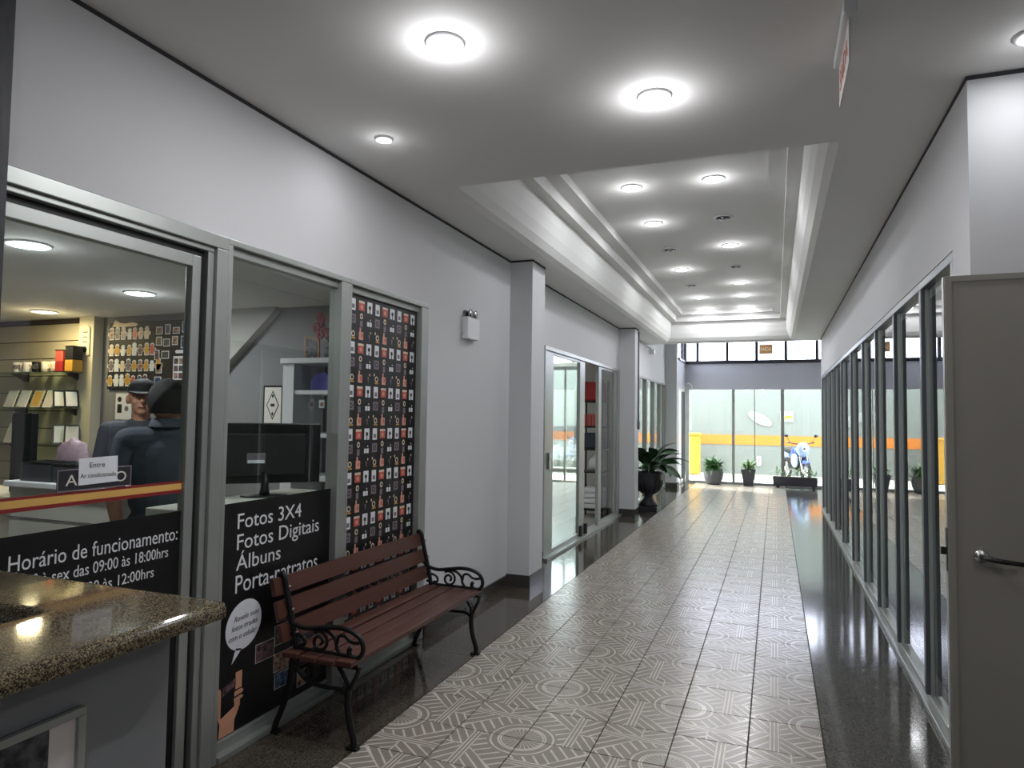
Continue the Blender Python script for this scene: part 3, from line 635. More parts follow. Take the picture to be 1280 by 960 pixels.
MB().prism([(K(1.732), 1.282), (K(1.886), 1.286), (K(1.884), 1.383), (K(1.730), 1.379)], YZ(BX+0.0062), 0, 0.0008).build('sheet', 'paper', pn)
text_mesh('lettering', 'Entre', YZ(BX+0.0071), K(1.772), K(1.832), 1.344, 1.364, 'ink', pn, 0.0006)
text_mesh('lettering', 'Ar condicionado', YZ(BX+0.0071), K(1.738), K(1.880), 1.308, 1.325, 'ink', pn, 0.0006)
# camera pattern poster filling the third window
po = root('pattern_poster', (BX, 3.8, 0.075), 'dark poster with rows of tiny camera and photo icons', 'poster')
sheet(po, 'sheet', rect(3.376, 4.224, 0.076, 2.274), 'banner')
ic = MB(); P = lambda poly, mi, t=0.0007: (setattr(ic, 'cur', mi), ic.prism([(y+(a-y)*SCI, z+(b-z)*SCI) for a, b in poly], G2, 0, t))
pit = 0.0895; SCI = 1.15
for r in range(25):
    z = 2.215-r*0.0868
    for c in range(9):
        y = 3.446+c*pit
        k = (r % 3, c % 3); h = 0.026
        if k == (0, 0): P(rect(y-0.021, y+0.021, z-0.032, z+0.03), 0); P(rect(y-0.012, y+0.012, z-0.022, z+0.0), 3, 0.001)
        elif k == (0, 1): P(rect(y-0.026, y+0.026, z-0.026, z+0.014), 1); P(rect(y-0.026, y+0.026, z+0.014, z+0.026), 4, 0.001); P([(y+0.012*math.cos(t*PI/4), z-0.006+0.012*math.sin(t*PI/4)) for t in range(8)], 2, 0.001)
        elif k == (0, 2): P(rect(y-0.024, y+0.024, z-0.03, z+0.03), 0); P([(y+0.012*math.cos(t*PI/4), z+0.012*math.sin(t*PI/4)) for t in range(8)], 5, 0.001); P(rect(y-0.004, y+0.004, z-0.03, z-0.012), 5, 0.001)
        elif k == (1, 0): P(rect(y-0.025, y+0.025, z-0.024, z+0.024), 3); P([(y+0.015*math.cos(t*PI/4), z+0.015*math.sin(t*PI/4)) for t in range(8)], 5, 0.001); P([(y+0.009*math.cos(t*PI/4), z+0.009*math.sin(t*PI/4)) for t in range(8)], 3, 0.0013)
        elif k == (1, 1): P([(y+0.014*math.cos(t*PI/5), z+0.02+0.016*math.sin(t*PI/5)) for t in range(10)], 4); P([(y+0.007*math.cos(t*PI/5), z+0.02+0.008*math.sin(t*PI/5)) for t in range(10)], 5, 0.001); P(rect(y-0.012, y+0.012, z-0.036, z-0.004), 3)
        elif k == (1, 2):
            for q in (-0.022, 0.002): P(rect(y+q, y+q+0.019, z-0.026, z-0.002), 0)
            P(rect(y+0.008, y+0.014, z+0.006, z+0.014), 0)
        elif k == (2, 0):
            P([(y+0.004+0.017*math.cos(t*PI/4), z-0.004+0.017*math.sin(t*PI/4)) for t in range(8)], 4); P([(y+0.004+0.010*math.cos(t*PI/4), z-0.004+0.010*math.sin(t*PI/4)) for t in range(8)], 5, 0.001)
            P(rect(y-0.024, y-0.014, z+0.012, z+0.026), 4); P(rect(y-0.012, y+0.024, z-0.03, z-0.022), 6)
        elif k == (2, 1): P(rect(y-0.02, y+0.02, z-0.03, z+0.012), 2); P(rect(y-0.014, y-0.002, z+0.012, z+0.034), 2); P(rect(y+0.0, y+0.012, z-0.018, z+0.004), 1, 0.001)
        else: P([(y-0.008, z+0.004), (y+0.002, z-0.03), (y+0.006, z+0.004)], 3); P(rect(y+0.01, y+0.018, z+0.01, z+0.022), 4)
ic.build('icon_print', ['print_white', 'redprint', 'pink', 'greyprint', 'creamprint', 'ink', 'gold'], po, kind='stuff')

# ================================================================== BENCH
be = root('park_bench', (-2.05, 3.45, 0), 'reddish-brown slatted wooden bench with black wrought-iron ends', 'bench')
SY0, SY1 = 2.715, 4.225
for i in range(4):
    x0 = -2.205+i*0.101
    z = 0.385+(0.006 if i in (0, 3) else 0.0)
    B(x0, x0+0.088, SY0, SY1, z, z+0.026, bev=0.005).build('seat_slat', 'bench_wood', be)
bk = lambda z: -2.212-(z-0.42)*0.24       # lean of the backrest
for i in range(3):
    z0 = 0.455+i*0.106; z1 = z0+0.080
    sl = MB(); sl.prism([(bk(z0), z0), (bk(z0)+0.024, z0+0.004), (bk(z1)+0.024, z1+0.004), (bk(z1), z1)], lambda a, b, t: (a, t, b), SY0, SY1)
    sl = sl.build('back_slat', 'bench_wood', be)
    for y in (2.775, 4.165):
        zz = (z0+z1)/2; h = MB(); h.ell((bk(zz)+0.062, y, zz), (0.006, 0.009, 0.009), 10, 6); h.build('bolt', 'bolt', sl)
def curve(pts, n=6):   # Catmull-Rom through (x,z) points
    out = []; P = [pts[0]]+list(pts)+[pts[-1]]
    for i in range(1, len(P)-2):
        for k in range(n):
            t = k/n; q = []
            for d in range(2):
                a, b, c, e2 = P[i-1][d], P[i][d], P[i+1][d], P[i+2][d]
                q.append(0.5*((2*b)+(-a+c)*t+(2*a-5*b+4*c-e2)*t*t+(-a+3*b-3*c+e2)*t**3))
            out.append(tuple(q))
    out.append(tuple(pts[-1])); return out
def bar(par, nm, y, pts, r=0.011, n=6): 
    c = curve(pts, n); rr = [r]*len(c)
    return MB().tube([(a, y, b) for a, b in c], rr, 8).build(nm, 'iron', par)
def scroll(cx, cz, r0, turns, a0, sgn=1, n=26):
    return [(cx+r0*(1-0.75*i/n)*math.cos(a0+sgn*turns*2*PI*i/n), cz+r0*(1-0.75*i/n)*math.sin(a0+sgn*turns*2*PI*i/n)) for i in range(n+1)]
for y in (2.775, 4.165):
    fr = bar(be, 'end_frame', y, [(-2.165, 0.37), (-2.178, 0.47), (-2.205, 0.58), (-2.234, 0.69), (-2.248, 0.748), (-2.264, 0.767), (-2.278, 0.756)], 0.014)
    bar(fr, 'rear_leg', y, [(-2.185, 0.38), (-2.20, 0.26), (-2.235, 0.14), (-2.275, 0.05), (-2.285, 0.008)], 0.015)
    bar(fr, 'front_leg', y, [(-1.865, 0.27), (-1.868, 0.20), (-1.855, 0.12), (-1.832, 0.05), (-1.828, 0.006)], 0.016)
    B(-1.865, -1.805, y-0.018, y+0.018, 0, 0.014, bev=0.004).build('foot', 'iron', fr); B(-2.31, -2.255, y-0.018, y+0.018, 0, 0.014, bev=0.004).build('foot', 'iron', fr)
    bar(fr, 'leg_branch', y, [(-1.866, 0.25), (-1.84, 0.30), (-1.818, 0.345), (-1.815, 0.38)], 0.011)
    bar(fr, 'leg_branch', y, [(-1.866, 0.25), (-1.875, 0.30), (-1.905, 0.345), (-1.93, 0.375)], 0.010)
    bar(fr, 'lower_brace', y, [(-1.866, 0.235), (-1.91, 0.262), (-1.98, 0.262), (-2.06, 0.265), (-2.12, 0.29), (-2.185, 0.35)], 0.010)
    bar(fr, 'lower_scroll', y, scroll(-2.09, 0.315, 0.04, 0.9, -1.4, 1), 0.008, 2)
    bar(fr, 'seat_rail', y, [(-2.20, 0.376), (-2.0, 0.374), (-1.80, 0.376)], 0.011)
    arm = bar(fr, 'armrest', y, [(-2.228, 0.565), (-2.185, 0.535), (-2.12, 0.522), (-2.04, 0.532), (-1.95, 0.545), (-1.87, 0.540), (-1.81, 0.512), (-1.790, 0.465), (-1.808, 0.425), (-1.85, 0.418), (-1.868, 0.445), (-1.858, 0.462)], 0.012)
    bar(fr, 'arm_base', y, [(-2.20, 0.442), (-2.12, 0.425), (-1.98, 0.424), (-1.83, 0.422)], 0.009)
    bar(fr, 'arm_scroll', y, scroll(-2.035, 0.468, 0.052, 1.5, 2.2, -1), 0.008, 2)
    bar(fr, 'arm_scroll', y, [(-2.045, 0.532), (-1.985, 0.520), (-1.945, 0.49), (-1.935, 0.45), (-1.915, 0.424)], 0.009)
    bar(fr, 'arm_scroll', y, [(-1.935, 0.47), (-1.925, 0.505), (-1.895, 0.51), (-1.868, 0.492), (-1.84, 0.486), (-1.808, 0.492)], 0.008)
    bar(fr, 'arm_scroll', y, [(-2.205, 0.485), (-2.16, 0.488), (-2.125, 0.472), (-2.12, 0.445), (-2.15, 0.438)], 0.008)
MB().tube([(-2.19, 2.775, 0.30), (-2.19, 4.165, 0.30)], 0.008).build('cross_rod', 'iron', be)

# ================================================================== KIOSK COUNTER (left foreground)
kc = root('kiosk_counter', (-1.8, 0.4, 0), 'grey kiosk counter body with framed panel under a granite top', 'counter')
MB().box(-2.18, -1.46, -0.8, 1.363, 0.0, 1.005, bev=0.004).build('body', 'kiosk', kc)
dp = MB().box(-1.46, -1.452, 0.3, 1.122, 0.25, 0.892, bev=0.002).build('display_panel', 'black', kc)
for a in ((0.3, 1.122, 0.874, 0.892), (0.3, 1.122, 0.25, 0.268), (1.104, 1.122, 0.268, 0.874), (0.3, 0.318, 0.268, 0.874)):
    B(-1.456, -1.440, *a, bev=0.002).build('panel_frame', 'alu', dp)
B(-1.453, -1.450, 1.045, 1.104, 0.268, 0.874).build('picture_margin', 'clearacrylic', dp)
B(-1.453, -1.4505, 0.318, 1.045, 0.268, 0.874).build('picture', 'photo_d', dp)
ktop = MB()
o_ = [(-2.30, 1.468), (-2.30, 1.195), (-1.715, 1.195), (-1.715, -0.85), (-1.358, -0.85), (-1.358, 1.443), (-1.378, 1.468)]
bm = bmesh.new(); vv = [bm.verts.new((x, y, 1.010)) for x, y in o_]; f = bm.faces.new(vv)
rx = bmesh.ops.extrude_face_region(bm, geom=[f]); 
for g in rx['geom']:
    if isinstance(g, bmesh.types.BMVert): g.co.z = 1.05
bmesh.ops.recalc_face_normals(bm, faces=bm.faces[:])
bmesh.ops.bevel(bm, geom=[e2 for e2 in bm.edges if abs(e2.verts[0].co.z-1.05) < 1e-4 and abs(e2.verts[1].co.z-1.05) < 1e-4], offset=0.024, segments=5, profile=0.5, affect='EDGES')
bm.verts.index_update(); ktop.add([v.co[:] for v in bm.verts], [[v.index for v in q.verts] for q in bm.faces]); bm.free()
tag(ktop.build('granite_countertop', 'granite_top'), 'polished brown speckled granite top of the kiosk counter', 'countertop')

# ================================================================== PHOTO SHOP INTERIOR
# slat wall
sw = root('slat_wall', (-6.6, YB, 0), 'cream slatted display wall behind the shop shelves', 'display wall')
zt = ZS-0.045; n = 0
B(-8.0, -6.09, YB-0.03, YB, 0.0, ZS-0.04).build('backing', 'brown', sw)
z = ZS-0.05
while z > 0.2:
    B(-8.0, -6.095, YB-0.05, YB-0.03, z-0.160, z, bev=0.003).build('slat_board', 'slat', sw); z -= 0.168
B(-8.0, -6.09, YB-0.06, YB, ZS-0.045, ZS-0.005).build('top_rail', 'brown', sw)
shelf_names = ['top', 'middle', 'bottom']
SZ = [1.915, 1.583, 1.245]
for i, z in enumerate(SZ):
    s = root('glass_shelf', (-6.6, 4.45, z), '%s glass shelf on the slat wall' % shelf_names[i], 'shelf', 'glass shelves on the slat wall')
    B(-7.6, -6.0, 4.35, YB-0.051, z-0.010, z).build('plate', 'shelf_glass', s)
    for x in (-6.85, -6.10):
        MB().prism([(4.38, z-0.012), (YB-0.051, z-0.012), (YB-0.051, z-0.085), (YB-0.08, z-0.085)], lambda a, b, t: (t, a, b), x, x+0.03).build('bracket', 'steel_dark', s)
def mug(x, y, z, lab, m, deco):
    r = root('mug', (x, y, z), lab, 'mug', 'mugs on the top glass shelf')
    MB().lathe([(0.034, 0), (0.040, 0.004), (0.040, 0.095), (0.036, 0.095), (0.035, 0.01), (0.001, 0.008)], (x, y, z), 20).build('cup', m, r)
    MB().tube([(x+0.039, y-0.01, z+0.075), (x+0.062, y-0.012, z+0.066), (x+0.064, y-0.012, z+0.035), (x+0.04, y-0.01, z+0.022)], 0.006).build('handle', m, r)
    MB().lathe([(0.0405, 0.03), (0.0405, 0.07)], (x, y, z), 20, caps=False).build('print', deco, r)
for x, lab, m, d in ((-6.80, 'white mug with black motif leftmost on the top shelf', 'white', 'greyprint'), (-6.66, 'white mug with grey motif second on the top shelf', 'white', 'clearacrylic'), (-6.53, 'dark photo mug third on the top shelf', 'black', 'photo_d'), (-6.40, 'cream mug with line drawing fourth on the top shelf', 'cream', 'clearacrylic'), (-6.28, 'cream mug beside the red tin on the top shelf', 'cream', 'creamprint')):
    mug(x, 4.42, SZ[0], lab, m, d)
def can(x, y, z, w, h, lab, lower, upper):
    r = root('gift_tin', (x, y, z), lab, 'tin', 'tins on the top glass shelf')
    B(x-w/2, x+w/2, y-w/2, y+w/2, z, z+h*0.45, bev=0.004).build('body', lower, r); B(x-w/2, x+w/2, y-w/2, y+w/2, z+h*0.45, z+h*0.96, bev=0.004).build('wrap', upper, r)
    B(x-w/2-0.003, x+w/2+0.003, y-w/2-0.003, y+w/2+0.003, z+h*0.96, z+h, bev=0.002).build('lid', 'steel_dark', r)
can(-6.165, 4.42, SZ[0], 0.10, 0.20, 'red patterned gift tin on the top shelf', 'red', 'redprint')
can(-6.035, 4.42, SZ[0], 0.10, 0.235, 'tall tin with black top and yellow base on the top shelf', 'gold', 'black_matte')
def photo_frame(x, y, z, w, h, lab, m, pic, group, tilt=0.35, rz=0.0, easel=True):
    r = root('framed_photo', (x, y, z), lab, 'photo frame', group)
    L = lambda a, b, t: (a, -t+b*math.sin(tilt)*0.9+0.0, b*math.cos(tilt))
    mb = MB(); mb.prism(rect(-w/2, w/2, 0.0, h), L, 0, 0.012); o = mb.build('frame', m, r, world=False)
    mb = MB(); mb.prism(rect(-w/2+0.015, w/2-0.015, 0.015, h-0.015), L, 0.0125, 0.0135); mb.build('picture', pic, r, world=False)
    if easel:
        mb = MB(); mb.tube([(0, h*0.75*math.sin(tilt)*0.9+0.004, h*0.75*math.cos(tilt)), (0, h*0.62, 0.004)], 0.006, 6); mb.build('easel_leg', 'black', r, world=False)
    r.rotation_euler = (0, 0, rz); return r
g1 = 'photo frames on the middle glass shelf'
photo_frame(-6.90, 4.42, SZ[1], 0.13, 0.17, 'pale photo frame leftmost on the middle shelf', 'clearacrylic', 'paper', g1)
photo_frame(-6.72, 4.42, SZ[1], 0.13, 0.17, 'white photo frame second on the middle shelf', 'white', 'paper', g1)
photo_frame(-6.53, 4.42, SZ[1], 0.13, 0.17, 'yellow-green photo frame third on the middle shelf', 'cream', 'yellowstripe', g1)
photo_frame(-6.36, 4.42, SZ[1], 0.12, 0.17, 'grey photo frame fourth on the middle shelf', 'white', 'clearacrylic', g1)
photo_frame(-6.20, 4.43, SZ[1], 0.12, 0.17, 'black photo frame turned side-on on the middle shelf', 'black', 'paper', g1, rz=1.1)
photo_frame(-6.05, 4.43, SZ[1], 0.12, 0.17, 'black photo frame turned side-on nearest the pilaster on the middle shelf', 'black', 'paper', g1, rz=1.2)
g2 = 'photo frames on the bottom glass shelf'
photo_frame(-6.86, 4.42, SZ[2], 0.16, 0.19, 'white frame leftmost on the bottom shelf', 'white', 'clearacrylic', g2)
photo_frame(-6.68, 4.42, SZ[2], 0.16, 0.19, 'white frame beside the black box on the bottom shelf', 'white', 'paper', g2)
photo_frame(-6.18, 4.43, SZ[2], 0.13, 0.19, 'black easel frame beside the black box on the bottom shelf', 'black', 'paper', g2, rz=1.0)
photo_frame(-6.03, 4.43, SZ[2], 0.13, 0.19, 'black easel frame nearest the pilaster on the bottom shelf', 'black', 'clearacrylic', g2, rz=0.9)
pq = root('wall_plaque', (-5.99, YB-0.10, 2.07), 'white arched plaque with round dark emblem on the cream pilaster', 'plaque')
po_ = [(-6.05, 2.07), (-5.935, 2.07), (-5.935, 2.31)]+[(-5.9925+0.0575*math.cos(t*PI/8), 2.31+0.045*math.sin(t*PI/8)) for t in range(1, 8)]+[(-6.05, 2.31)]
MB().prism(po_, XZ(YB-0.10), 0, 0.012).build('board', 'cream', pq)
MB().prism([(-5.9925+0.030*math.cos(t*PI/8), 2.125+0.030*math.sin(t*PI/8)) for t in range(16)], XZ(YB-0.112), 0, 0.002).build('emblem', 'ink', pq)
for i, zz in enumerate((2.19, 2.235, 2.28)): MB().prism(rect(-6.025, -5.96, zz, zz+0.012), XZ(YB-0.112), 0, 0.001).build('printed_line', 'greyprint', pq)
# black board with cut-out photo figures
bd = B(-5.80, -4.78, YB-0.02, YB-0.001, 1.76, 2.375, bev=0.003).build('display_board', 'black_matte')
tag(bd, 'black board covered with small photo cut-outs behind the two men', 'board')
FR = XZ(YB-0.021)
def figure_poly(x, z, s):
    pts = [(0, 0), (0.22, 0), (0.26, 0.30), (0.42, 0.34), (0.40, 0.55), (0.20, 0.62)]+[(0.24*math.cos(t), 0.80+0.20*math.sin(t)) for t in (-0.7, 0, 0.8, 1.57)]
    L = [(-a, b) for a, b in reversed(pts[1:-1])]
    return [(x+a*s, z+b*s) for a, b in pts[1:]+L]
labels_used = 0
rowz = (2.215, 2.065, 1.92, 1.785)
cm_ = ['paper', 'creamprint', 'greyprint', 'paper', 'paper', 'gold', 'photo_c']
for r, zz in enumerate(rowz):
    nfig = (7, 8, 9, 7)[r]
    for c in range(nfig):
        x = -5.755+c*0.0725+random.uniform(-0.006, 0.006)
        s = random.uniform(0.10, 0.125)
        q = root('photo_cutout', (x, YB-0.022, zz), '%s figure cut-out from the left in the %s row of the black board' % (['first', 'second', 'third', 'fourth', 'fifth', 'sixth', 'seventh', 'eighth', 'ninth'][c], ['top', 'second', 'third', 'bottom'][r]), 'photo cut-out', 'cut-out figures on the black board')
        MB().prism(figure_poly(x, zz, s), FR, 0, 0.003).build('outline', 'paper', q)
        MB().prism(figure_poly(x, zz+s*0.08, s*0.82), FR, 0.0031, 0.0036).build('print', random.choice(cm_[1:]+['photo_a', 'photo_d', 'redprint']), q)
for i, (x, z, wd, h) in enumerate([(-5.17, 2.25, 0.08, 0.07), (-5.07, 2.25, 0.06, 0.09), (-4.97, 2.25, 0.08, 0.06), (-4.87, 2.26, 0.06, 0.10), (-5.17, 2.15, 0.07, 0.08), (-5.08, 2.14, 0.08, 0.07), (-4.98, 2.15, 0.07, 0.08), (-4.88, 2.12, 0.06, 0.11), (-5.19, 2.02, 0.06, 0.09), (-5.09, 2.03, 0.09, 0.07), (-5.16, 1.90, 0.07, 0.09), (-5.17, 1.79, 0.08, 0.08), (-5.06, 1.79, 0.08, 0.06)]):
    q = root('photo_magnet', (x, YB-0.022, z), '%s rectangular print in the %s right-hand row of the black board' % (['first', 'second', 'third', 'fourth'][i % 4 if i < 8 else (i-8) % 2 if i < 10 else 0 if i == 10 else i-11], 'top' if i < 4 else 'second' if i < 8 else 'third' if i < 10 else 'fourth' if i == 10 else 'bottom'), 'photo magnet', 'rectangular prints on the black board')
    MB().prism(rect(x-wd/2, x+wd/2, z, z+h), FR, 0, 0.003).build('card', 'paper', q)
    MB().prism(rect(x-wd/2+0.007, x+wd/2-0.007, z+0.007, z+h-0.007), FR, 0.0031, 0.0036).build('picture', ['photo_a', 'photo_d', 'photo_c', 'photo_b'][i % 4], q)
q = root('photo_sheet', (-4.90, YB-0.022, 1.85), 'white sheet of nine small portraits at the right of the black board', 'photo sheet')
MB().prism(rect(-4.99, -4.81, 1.84, 2.05), FR, 0, 0.003).build('card', 'paper', q)
for i in range(3):
    for j in range(3): MB().prism(rect(-4.98+i*0.057, -4.934+i*0.057, 1.85+j*0.065, 1.90+j*0.065), FR, 0.0031, 0.0036).build('picture', ['photo_c', 'photo_a', 'photo_d'][(i+j) % 3], q)
MB_ = MB().prism([(-4.96, 2.075), (-4.83, 2.075), (-4.815, 2.09), (-4.83, 2.105), (-4.96, 2.105), (-4.975, 2.09)], FR, 0, 0.003).build('name_strip', 'paper')
tag(MB_, 'white rounded name strip above the nine-portrait sheet', 'label strip')
MB_ = MB().prism([(-5.76, 2.34), (-5.70, 2.335), (-5.45, 2.335), (-5.44, 2.36), (-5.50, 2.372), (-5.60, 2.365), (-5.66, 2.372), (-5.72, 2.40), (-5.745, 2.36)], FR, 0, 0.003).build('lettering_cutout', 'creamprint')
tag(MB_, 'pale cut-out lettering strip along the top of the black board', 'label strip')
ws = root('wall_notice', (-5.6, YB-0.003, 1.5), 'white notice with dark symbols on the wall left of the capped man', 'notice')
MB().prism(rect(-5.70, -5.50, 1.48, 1.72), XZ(YB-0.001), 0, 0.003).build('sheet', 'paper', ws)
MB().prism([(-5.65+0.025*math.cos(t*PI/6), 1.665+0.025*math.sin(t*PI/6)) for t in range(12)], XZ(YB-0.004), 0, 0.001).build('symbol', 'ink', ws)
MB().prism(rect(-5.675, -5.62, 1.54, 1.62), XZ(YB-0.004), 0, 0.001).build('symbol', 'ink', ws)
MB().prism([(-5.56+0.025*math.cos(t*PI/6), 1.58+0.025*math.sin(t*PI/6)) for t in range(12)], XZ(YB-0.004), 0, 0.001).build('symbol', 'greyprint', ws)
# white counter and things on it
wc = root('shop_counter', (-3.95, 3.02, 0), 'white shop counter inside the photo shop behind the glass door', 'counter')
B(-4.40, -3.48, 2.85, 3.2, 0, 1.085, bev=0.004).build('body', 'counterwhite', wc); B(-4.42, -3.45, 2.82, 3.22, 1.085, 1.12, bev=0.006).build('top', 'white', wc)
B(-4.40, -3.48, 2.845, 2.85, 0.90, 0.905).build('front_groove', 'greyprint', wc)
bc2 = root('low_cabinet', (-4.95, 3.1, 0), 'low beige cabinet left of the white shop counter', 'cabinet')
B(-5.4, -4.46, 2.9, 3.3, 0, 0.98, bev=0.004).build('body', 'cream', bc2); B(-5.42, -4.44, 2.88, 3.32, 0.98, 1.01, bev=0.004).build('top', 'slat', bc2)
tr = root('plastic_tray', (-4.12, 2.93, 1.12), 'dark plastic tray at the left end of the white counter', 'tray', 'trays on the counter')
def tray(r, x0, x1, y0, y1, z, h):
    t = MB(); d = 0.012
    t.prism([(x0+d, y0+d), (x1-d, y0+d), (x1-d, y1-d), (x0+d, y1-d)], lambda a, b, s: (a, b, s), z, z+0.008)
    for a in ((x0, x1, y0, y0+0.008), (x0, x1, y1-0.008, y1), (x0, x0+0.008, y0+0.008, y1-0.008), (x1-0.008, x1, y0+0.008, y1-0.008)): t.box(*a, z, z+h)
    t.build('basin', 'tray', r)
    rim = MB(); rim.tube([(x0, y0, z+h), (x1, y0, z+h), (x1, y1, z+h), (x0, y1, z+h)], 0.006, 6, closed=True); rim.build('rim', 'black_matte', r)
tray(tr, -4.33, -4.06, 2.86, 3.02, 1.12, 0.115)
tr2 = root('plastic_tray', (-3.9, 2.95, 1.12), 'dark plastic tray behind the ABERTO sign', 'tray', 'trays on the counter')
tray(tr2, -4.04, -3.72, 2.86, 3.02, 1.12, 0.11)
bg_ = MB(); bg_.ell((-4.20, 3.10, 1.12+0.125), (0.15, 0.05, 0.125), 18, 12)
for i, p in enumerate(bg_.v):
    bg_.v[i] = (p[0]+0.012*math.sin(p[2]*90), p[1], p[2]+0.012*math.sin(p[0]*70)*(p[2]-1.12)/0.2)
tag(bg_.build('plastic_bag', 'pinkbag'), 'crumpled pinkish plastic bag behind the dark trays', 'bag')
tw = root('computer_tower', (-4.56, 3.10, 1.01), 'black upright computer tower standing behind the trays', 'computer')
B(-4.67, -4.49, 3.02, 3.07, 1.01, 1.535, bev=0.006).build('case', 'black', tw); B(-4.665, -4.655, 3.014, 3.02, 1.02, 1.52).build('edge', 'steel_dark', tw)
jar = root('glass_jar', (-3.60, 2.90, 1.12), 'small clear glass jar on the counter beside the paper notice', 'jar')
MB().lathe([(0.03, 0), (0.035, 0.01), (0.035, 0.09), (0.028, 0.10), (0.028, 0.11)], (-3.60, 2.90, 1.12), 18).build('bowl', 'shelf_glass', jar); MB().lathe([(0.03, 0.11), (0.03, 0.13), (0.001, 0.132)], (-3.60, 2.90, 1.12), 18).build('lid', 'steel_dark', jar)
# desk with monitor behind window
dk = root('window_desk', (-2.75, 2.85, 0), 'white high desk behind the window with the monitor', 'desk')
B(-2.78, -2.42, 2.42, 3.42, 1.06, 1.10, bev=0.005).build('top', 'counterwhite', dk); B(-2.76, -2.72, 2.44, 3.38, 0, 1.06).build('side_panel', 'counterwhite', dk); B(-2.72, -2.46, 2.44, 2.48, 0, 1.06).build('end_panel', 'counterwhite', dk); B(-2.72, -2.46, 3.34, 3.38, 0, 1.06).build('end_panel', 'counterwhite', dk)
mo = root('monitor', (-2.61, 3.03, 1.10), 'black flat computer monitor on the window desk seen from behind', 'monitor')
B(-0.305, 0.305, -0.012, 0.012, 0.075, 0.42, bev=0.006).build('panel', 'black', mo, world=False)
B(-0.22, 0.22, -0.030, -0.012, 0.12, 0.36, bev=0.008).build('rear_cover', 'black_matte', mo, world=False)
B(-0.10, 0.0, -0.032, -0.030, 0.19, 0.25).build('label', 'greyprint', mo, world=False); B(-0.095, -0.005, -0.033, -0.032, 0.192, 0.21).build('sticker', 'paper', mo, world=False)
MB().tube([(0, -0.035, 0.012), (0, -0.04, 0.06), (0, -0.03, 0.14)], [0.03, 0.022, 0.02]).build('neck', 'black', mo, world=False)
eb = MB(); eb.lathe([(0.001, 0), (0.13, 0.0), (0.13, 0.006), (0.06, 0.014), (0.001, 0.018)], seg=28); eb.v = [(p[0], p[1]*0.7, p[2]) for p in eb.v]; eb.build('foot', 'black', mo, world=False)
mo.scale = (0.95, 0.95, 0.95); mo.rotation_euler = (0, 0, math.atan2(2.61, 3.03)+0.05)
# bookcase against the shop end wall
bk_ = root('bookcase', (-3.2, 4.3, 0), 'white open bookcase behind the monitor', 'bookcase')
B(-3.475, -3.375, 4.2, YB-0.01, 0, 1.93).build('side', 'white', bk_); B(-2.66, -2.60, 4.2, YB-0.01, 0, 1.93).build('side', 'white', bk_)
B(-3.49, -2.58, 4.18, YB-0.005, 1.93, 1.97, bev=0.004).build('top', 'white', bk_); B(-3.375, -2.66, YB-0.03, YB-0.01, 0.05, 1.93).build('back', 'shop_wall', bk_)
for z in (1.70, 1.38, 1.06, 0.70, 0.35, 0.05): B(-3.375, -2.66, 4.21, YB-0.03, z, z+0.03).build('shelf', 'white', bk_)
pb = MB(); pb.prism([(-3.30, 1.731), (-3.12, 1.731), (-3.13, 1.84), (-3.16, 1.87), (-3.25, 1.86), (-3.29, 1.82)], XZ(4.40), 0, 0.10)
tag(pb.build('gift_bag', 'purple'), 'blue-violet patterned packet on the upper bookcase shelf', 'packet')
cb = root('card_stand', (-3.08, 4.28, 1.73), 'white card standing beside the violet packet', 'card')
MB().prism([(-3.135, 1.731), (-3.045, 1.731), (-3.03, 1.84), (-3.12, 1.845)], XZ(4.30), 0, 0.006).build('card', 'paper', cb); MB().prism(rect(-3.115, -3.055, 1.76, 1.775), XZ(4.294), 0, 0.001).build('printed_line', 'greyprint', cb)
for i, x in enumerate((-3.24, -3.15, -3.06, -2.98)):
    kt = root('key_tag', (x, 4.25, 1.60), ('grey', 'white', 'white reddish', 'pale')[i]+' photo key tag hanging under the bookcase shelf, '+('leftmost', 'second', 'third', 'rightmost')[i]+' of four', 'key tag', 'key tags under the shelf')
    MB().prism(rect(x-0.022, x+0.022, 1.60, 1.66), XZ(4.25), 0, 0.005).build('tag', ('greyprint', 'paper', 'paper', 'creamprint')[i], kt); MB().tube([(x, 4.247, 1.66), (x, 4.247, 1.70)], 0.003, 6).build('ring', 'chrome', kt)
    MB().prism(rect(x-0.014, x+0.014, 1.61, 1.64), XZ(4.245), 0, 0.001).build('picture', ('photo_d', 'photo_c', 'redprint', 'photo_d')[i], kt)
lg = root('framed_logo', (-3.88, YB, 1.5), 'framed black-on-white diamond emblem beside the bookcase', 'picture')
FX = XZ(YB-0.001)
MB().prism(rect(-3.985, -3.785, 1.46, 1.785), FX, 0, 0.018).build('frame', 'black', lg); MB().prism(rect(-3.970, -3.80, 1.475, 1.77), FX, 0.0181, 0.0195).build('mat_board', 'clearacrylic', lg)
MB().prism([(-3.885, 1.50), (-3.82, 1.622), (-3.885, 1.745), (-3.95, 1.622)], FX, 0.0196, 0.0205).build('diamond', 'ink', lg); MB().prism([(-3.885, 1.517), (-3.829, 1.622), (-3.885, 1.728), (-3.941, 1.622)], FX, 0.0206, 0.0212).build('diamond_field', 'clearacrylic', lg)
MB().prism(rect(-3.905, -3.865, 1.61, 1.635), FX, 0.0213, 0.0218).build('emblem_mark', 'ink', lg); MB().prism([(-3.885, 1.68), (-3.872, 1.70), (-3.885, 1.715), (-3.898, 1.70)], FX, 0.0213, 0.0218).build('emblem_mark', 'ink', lg); MB().prism([(-3.885, 1.53), (-3.872, 1.55), (-3.885, 1.57), (-3.898, 1.55)], FX, 0.0213, 0.0218).build('emblem_mark', 'ink', lg)
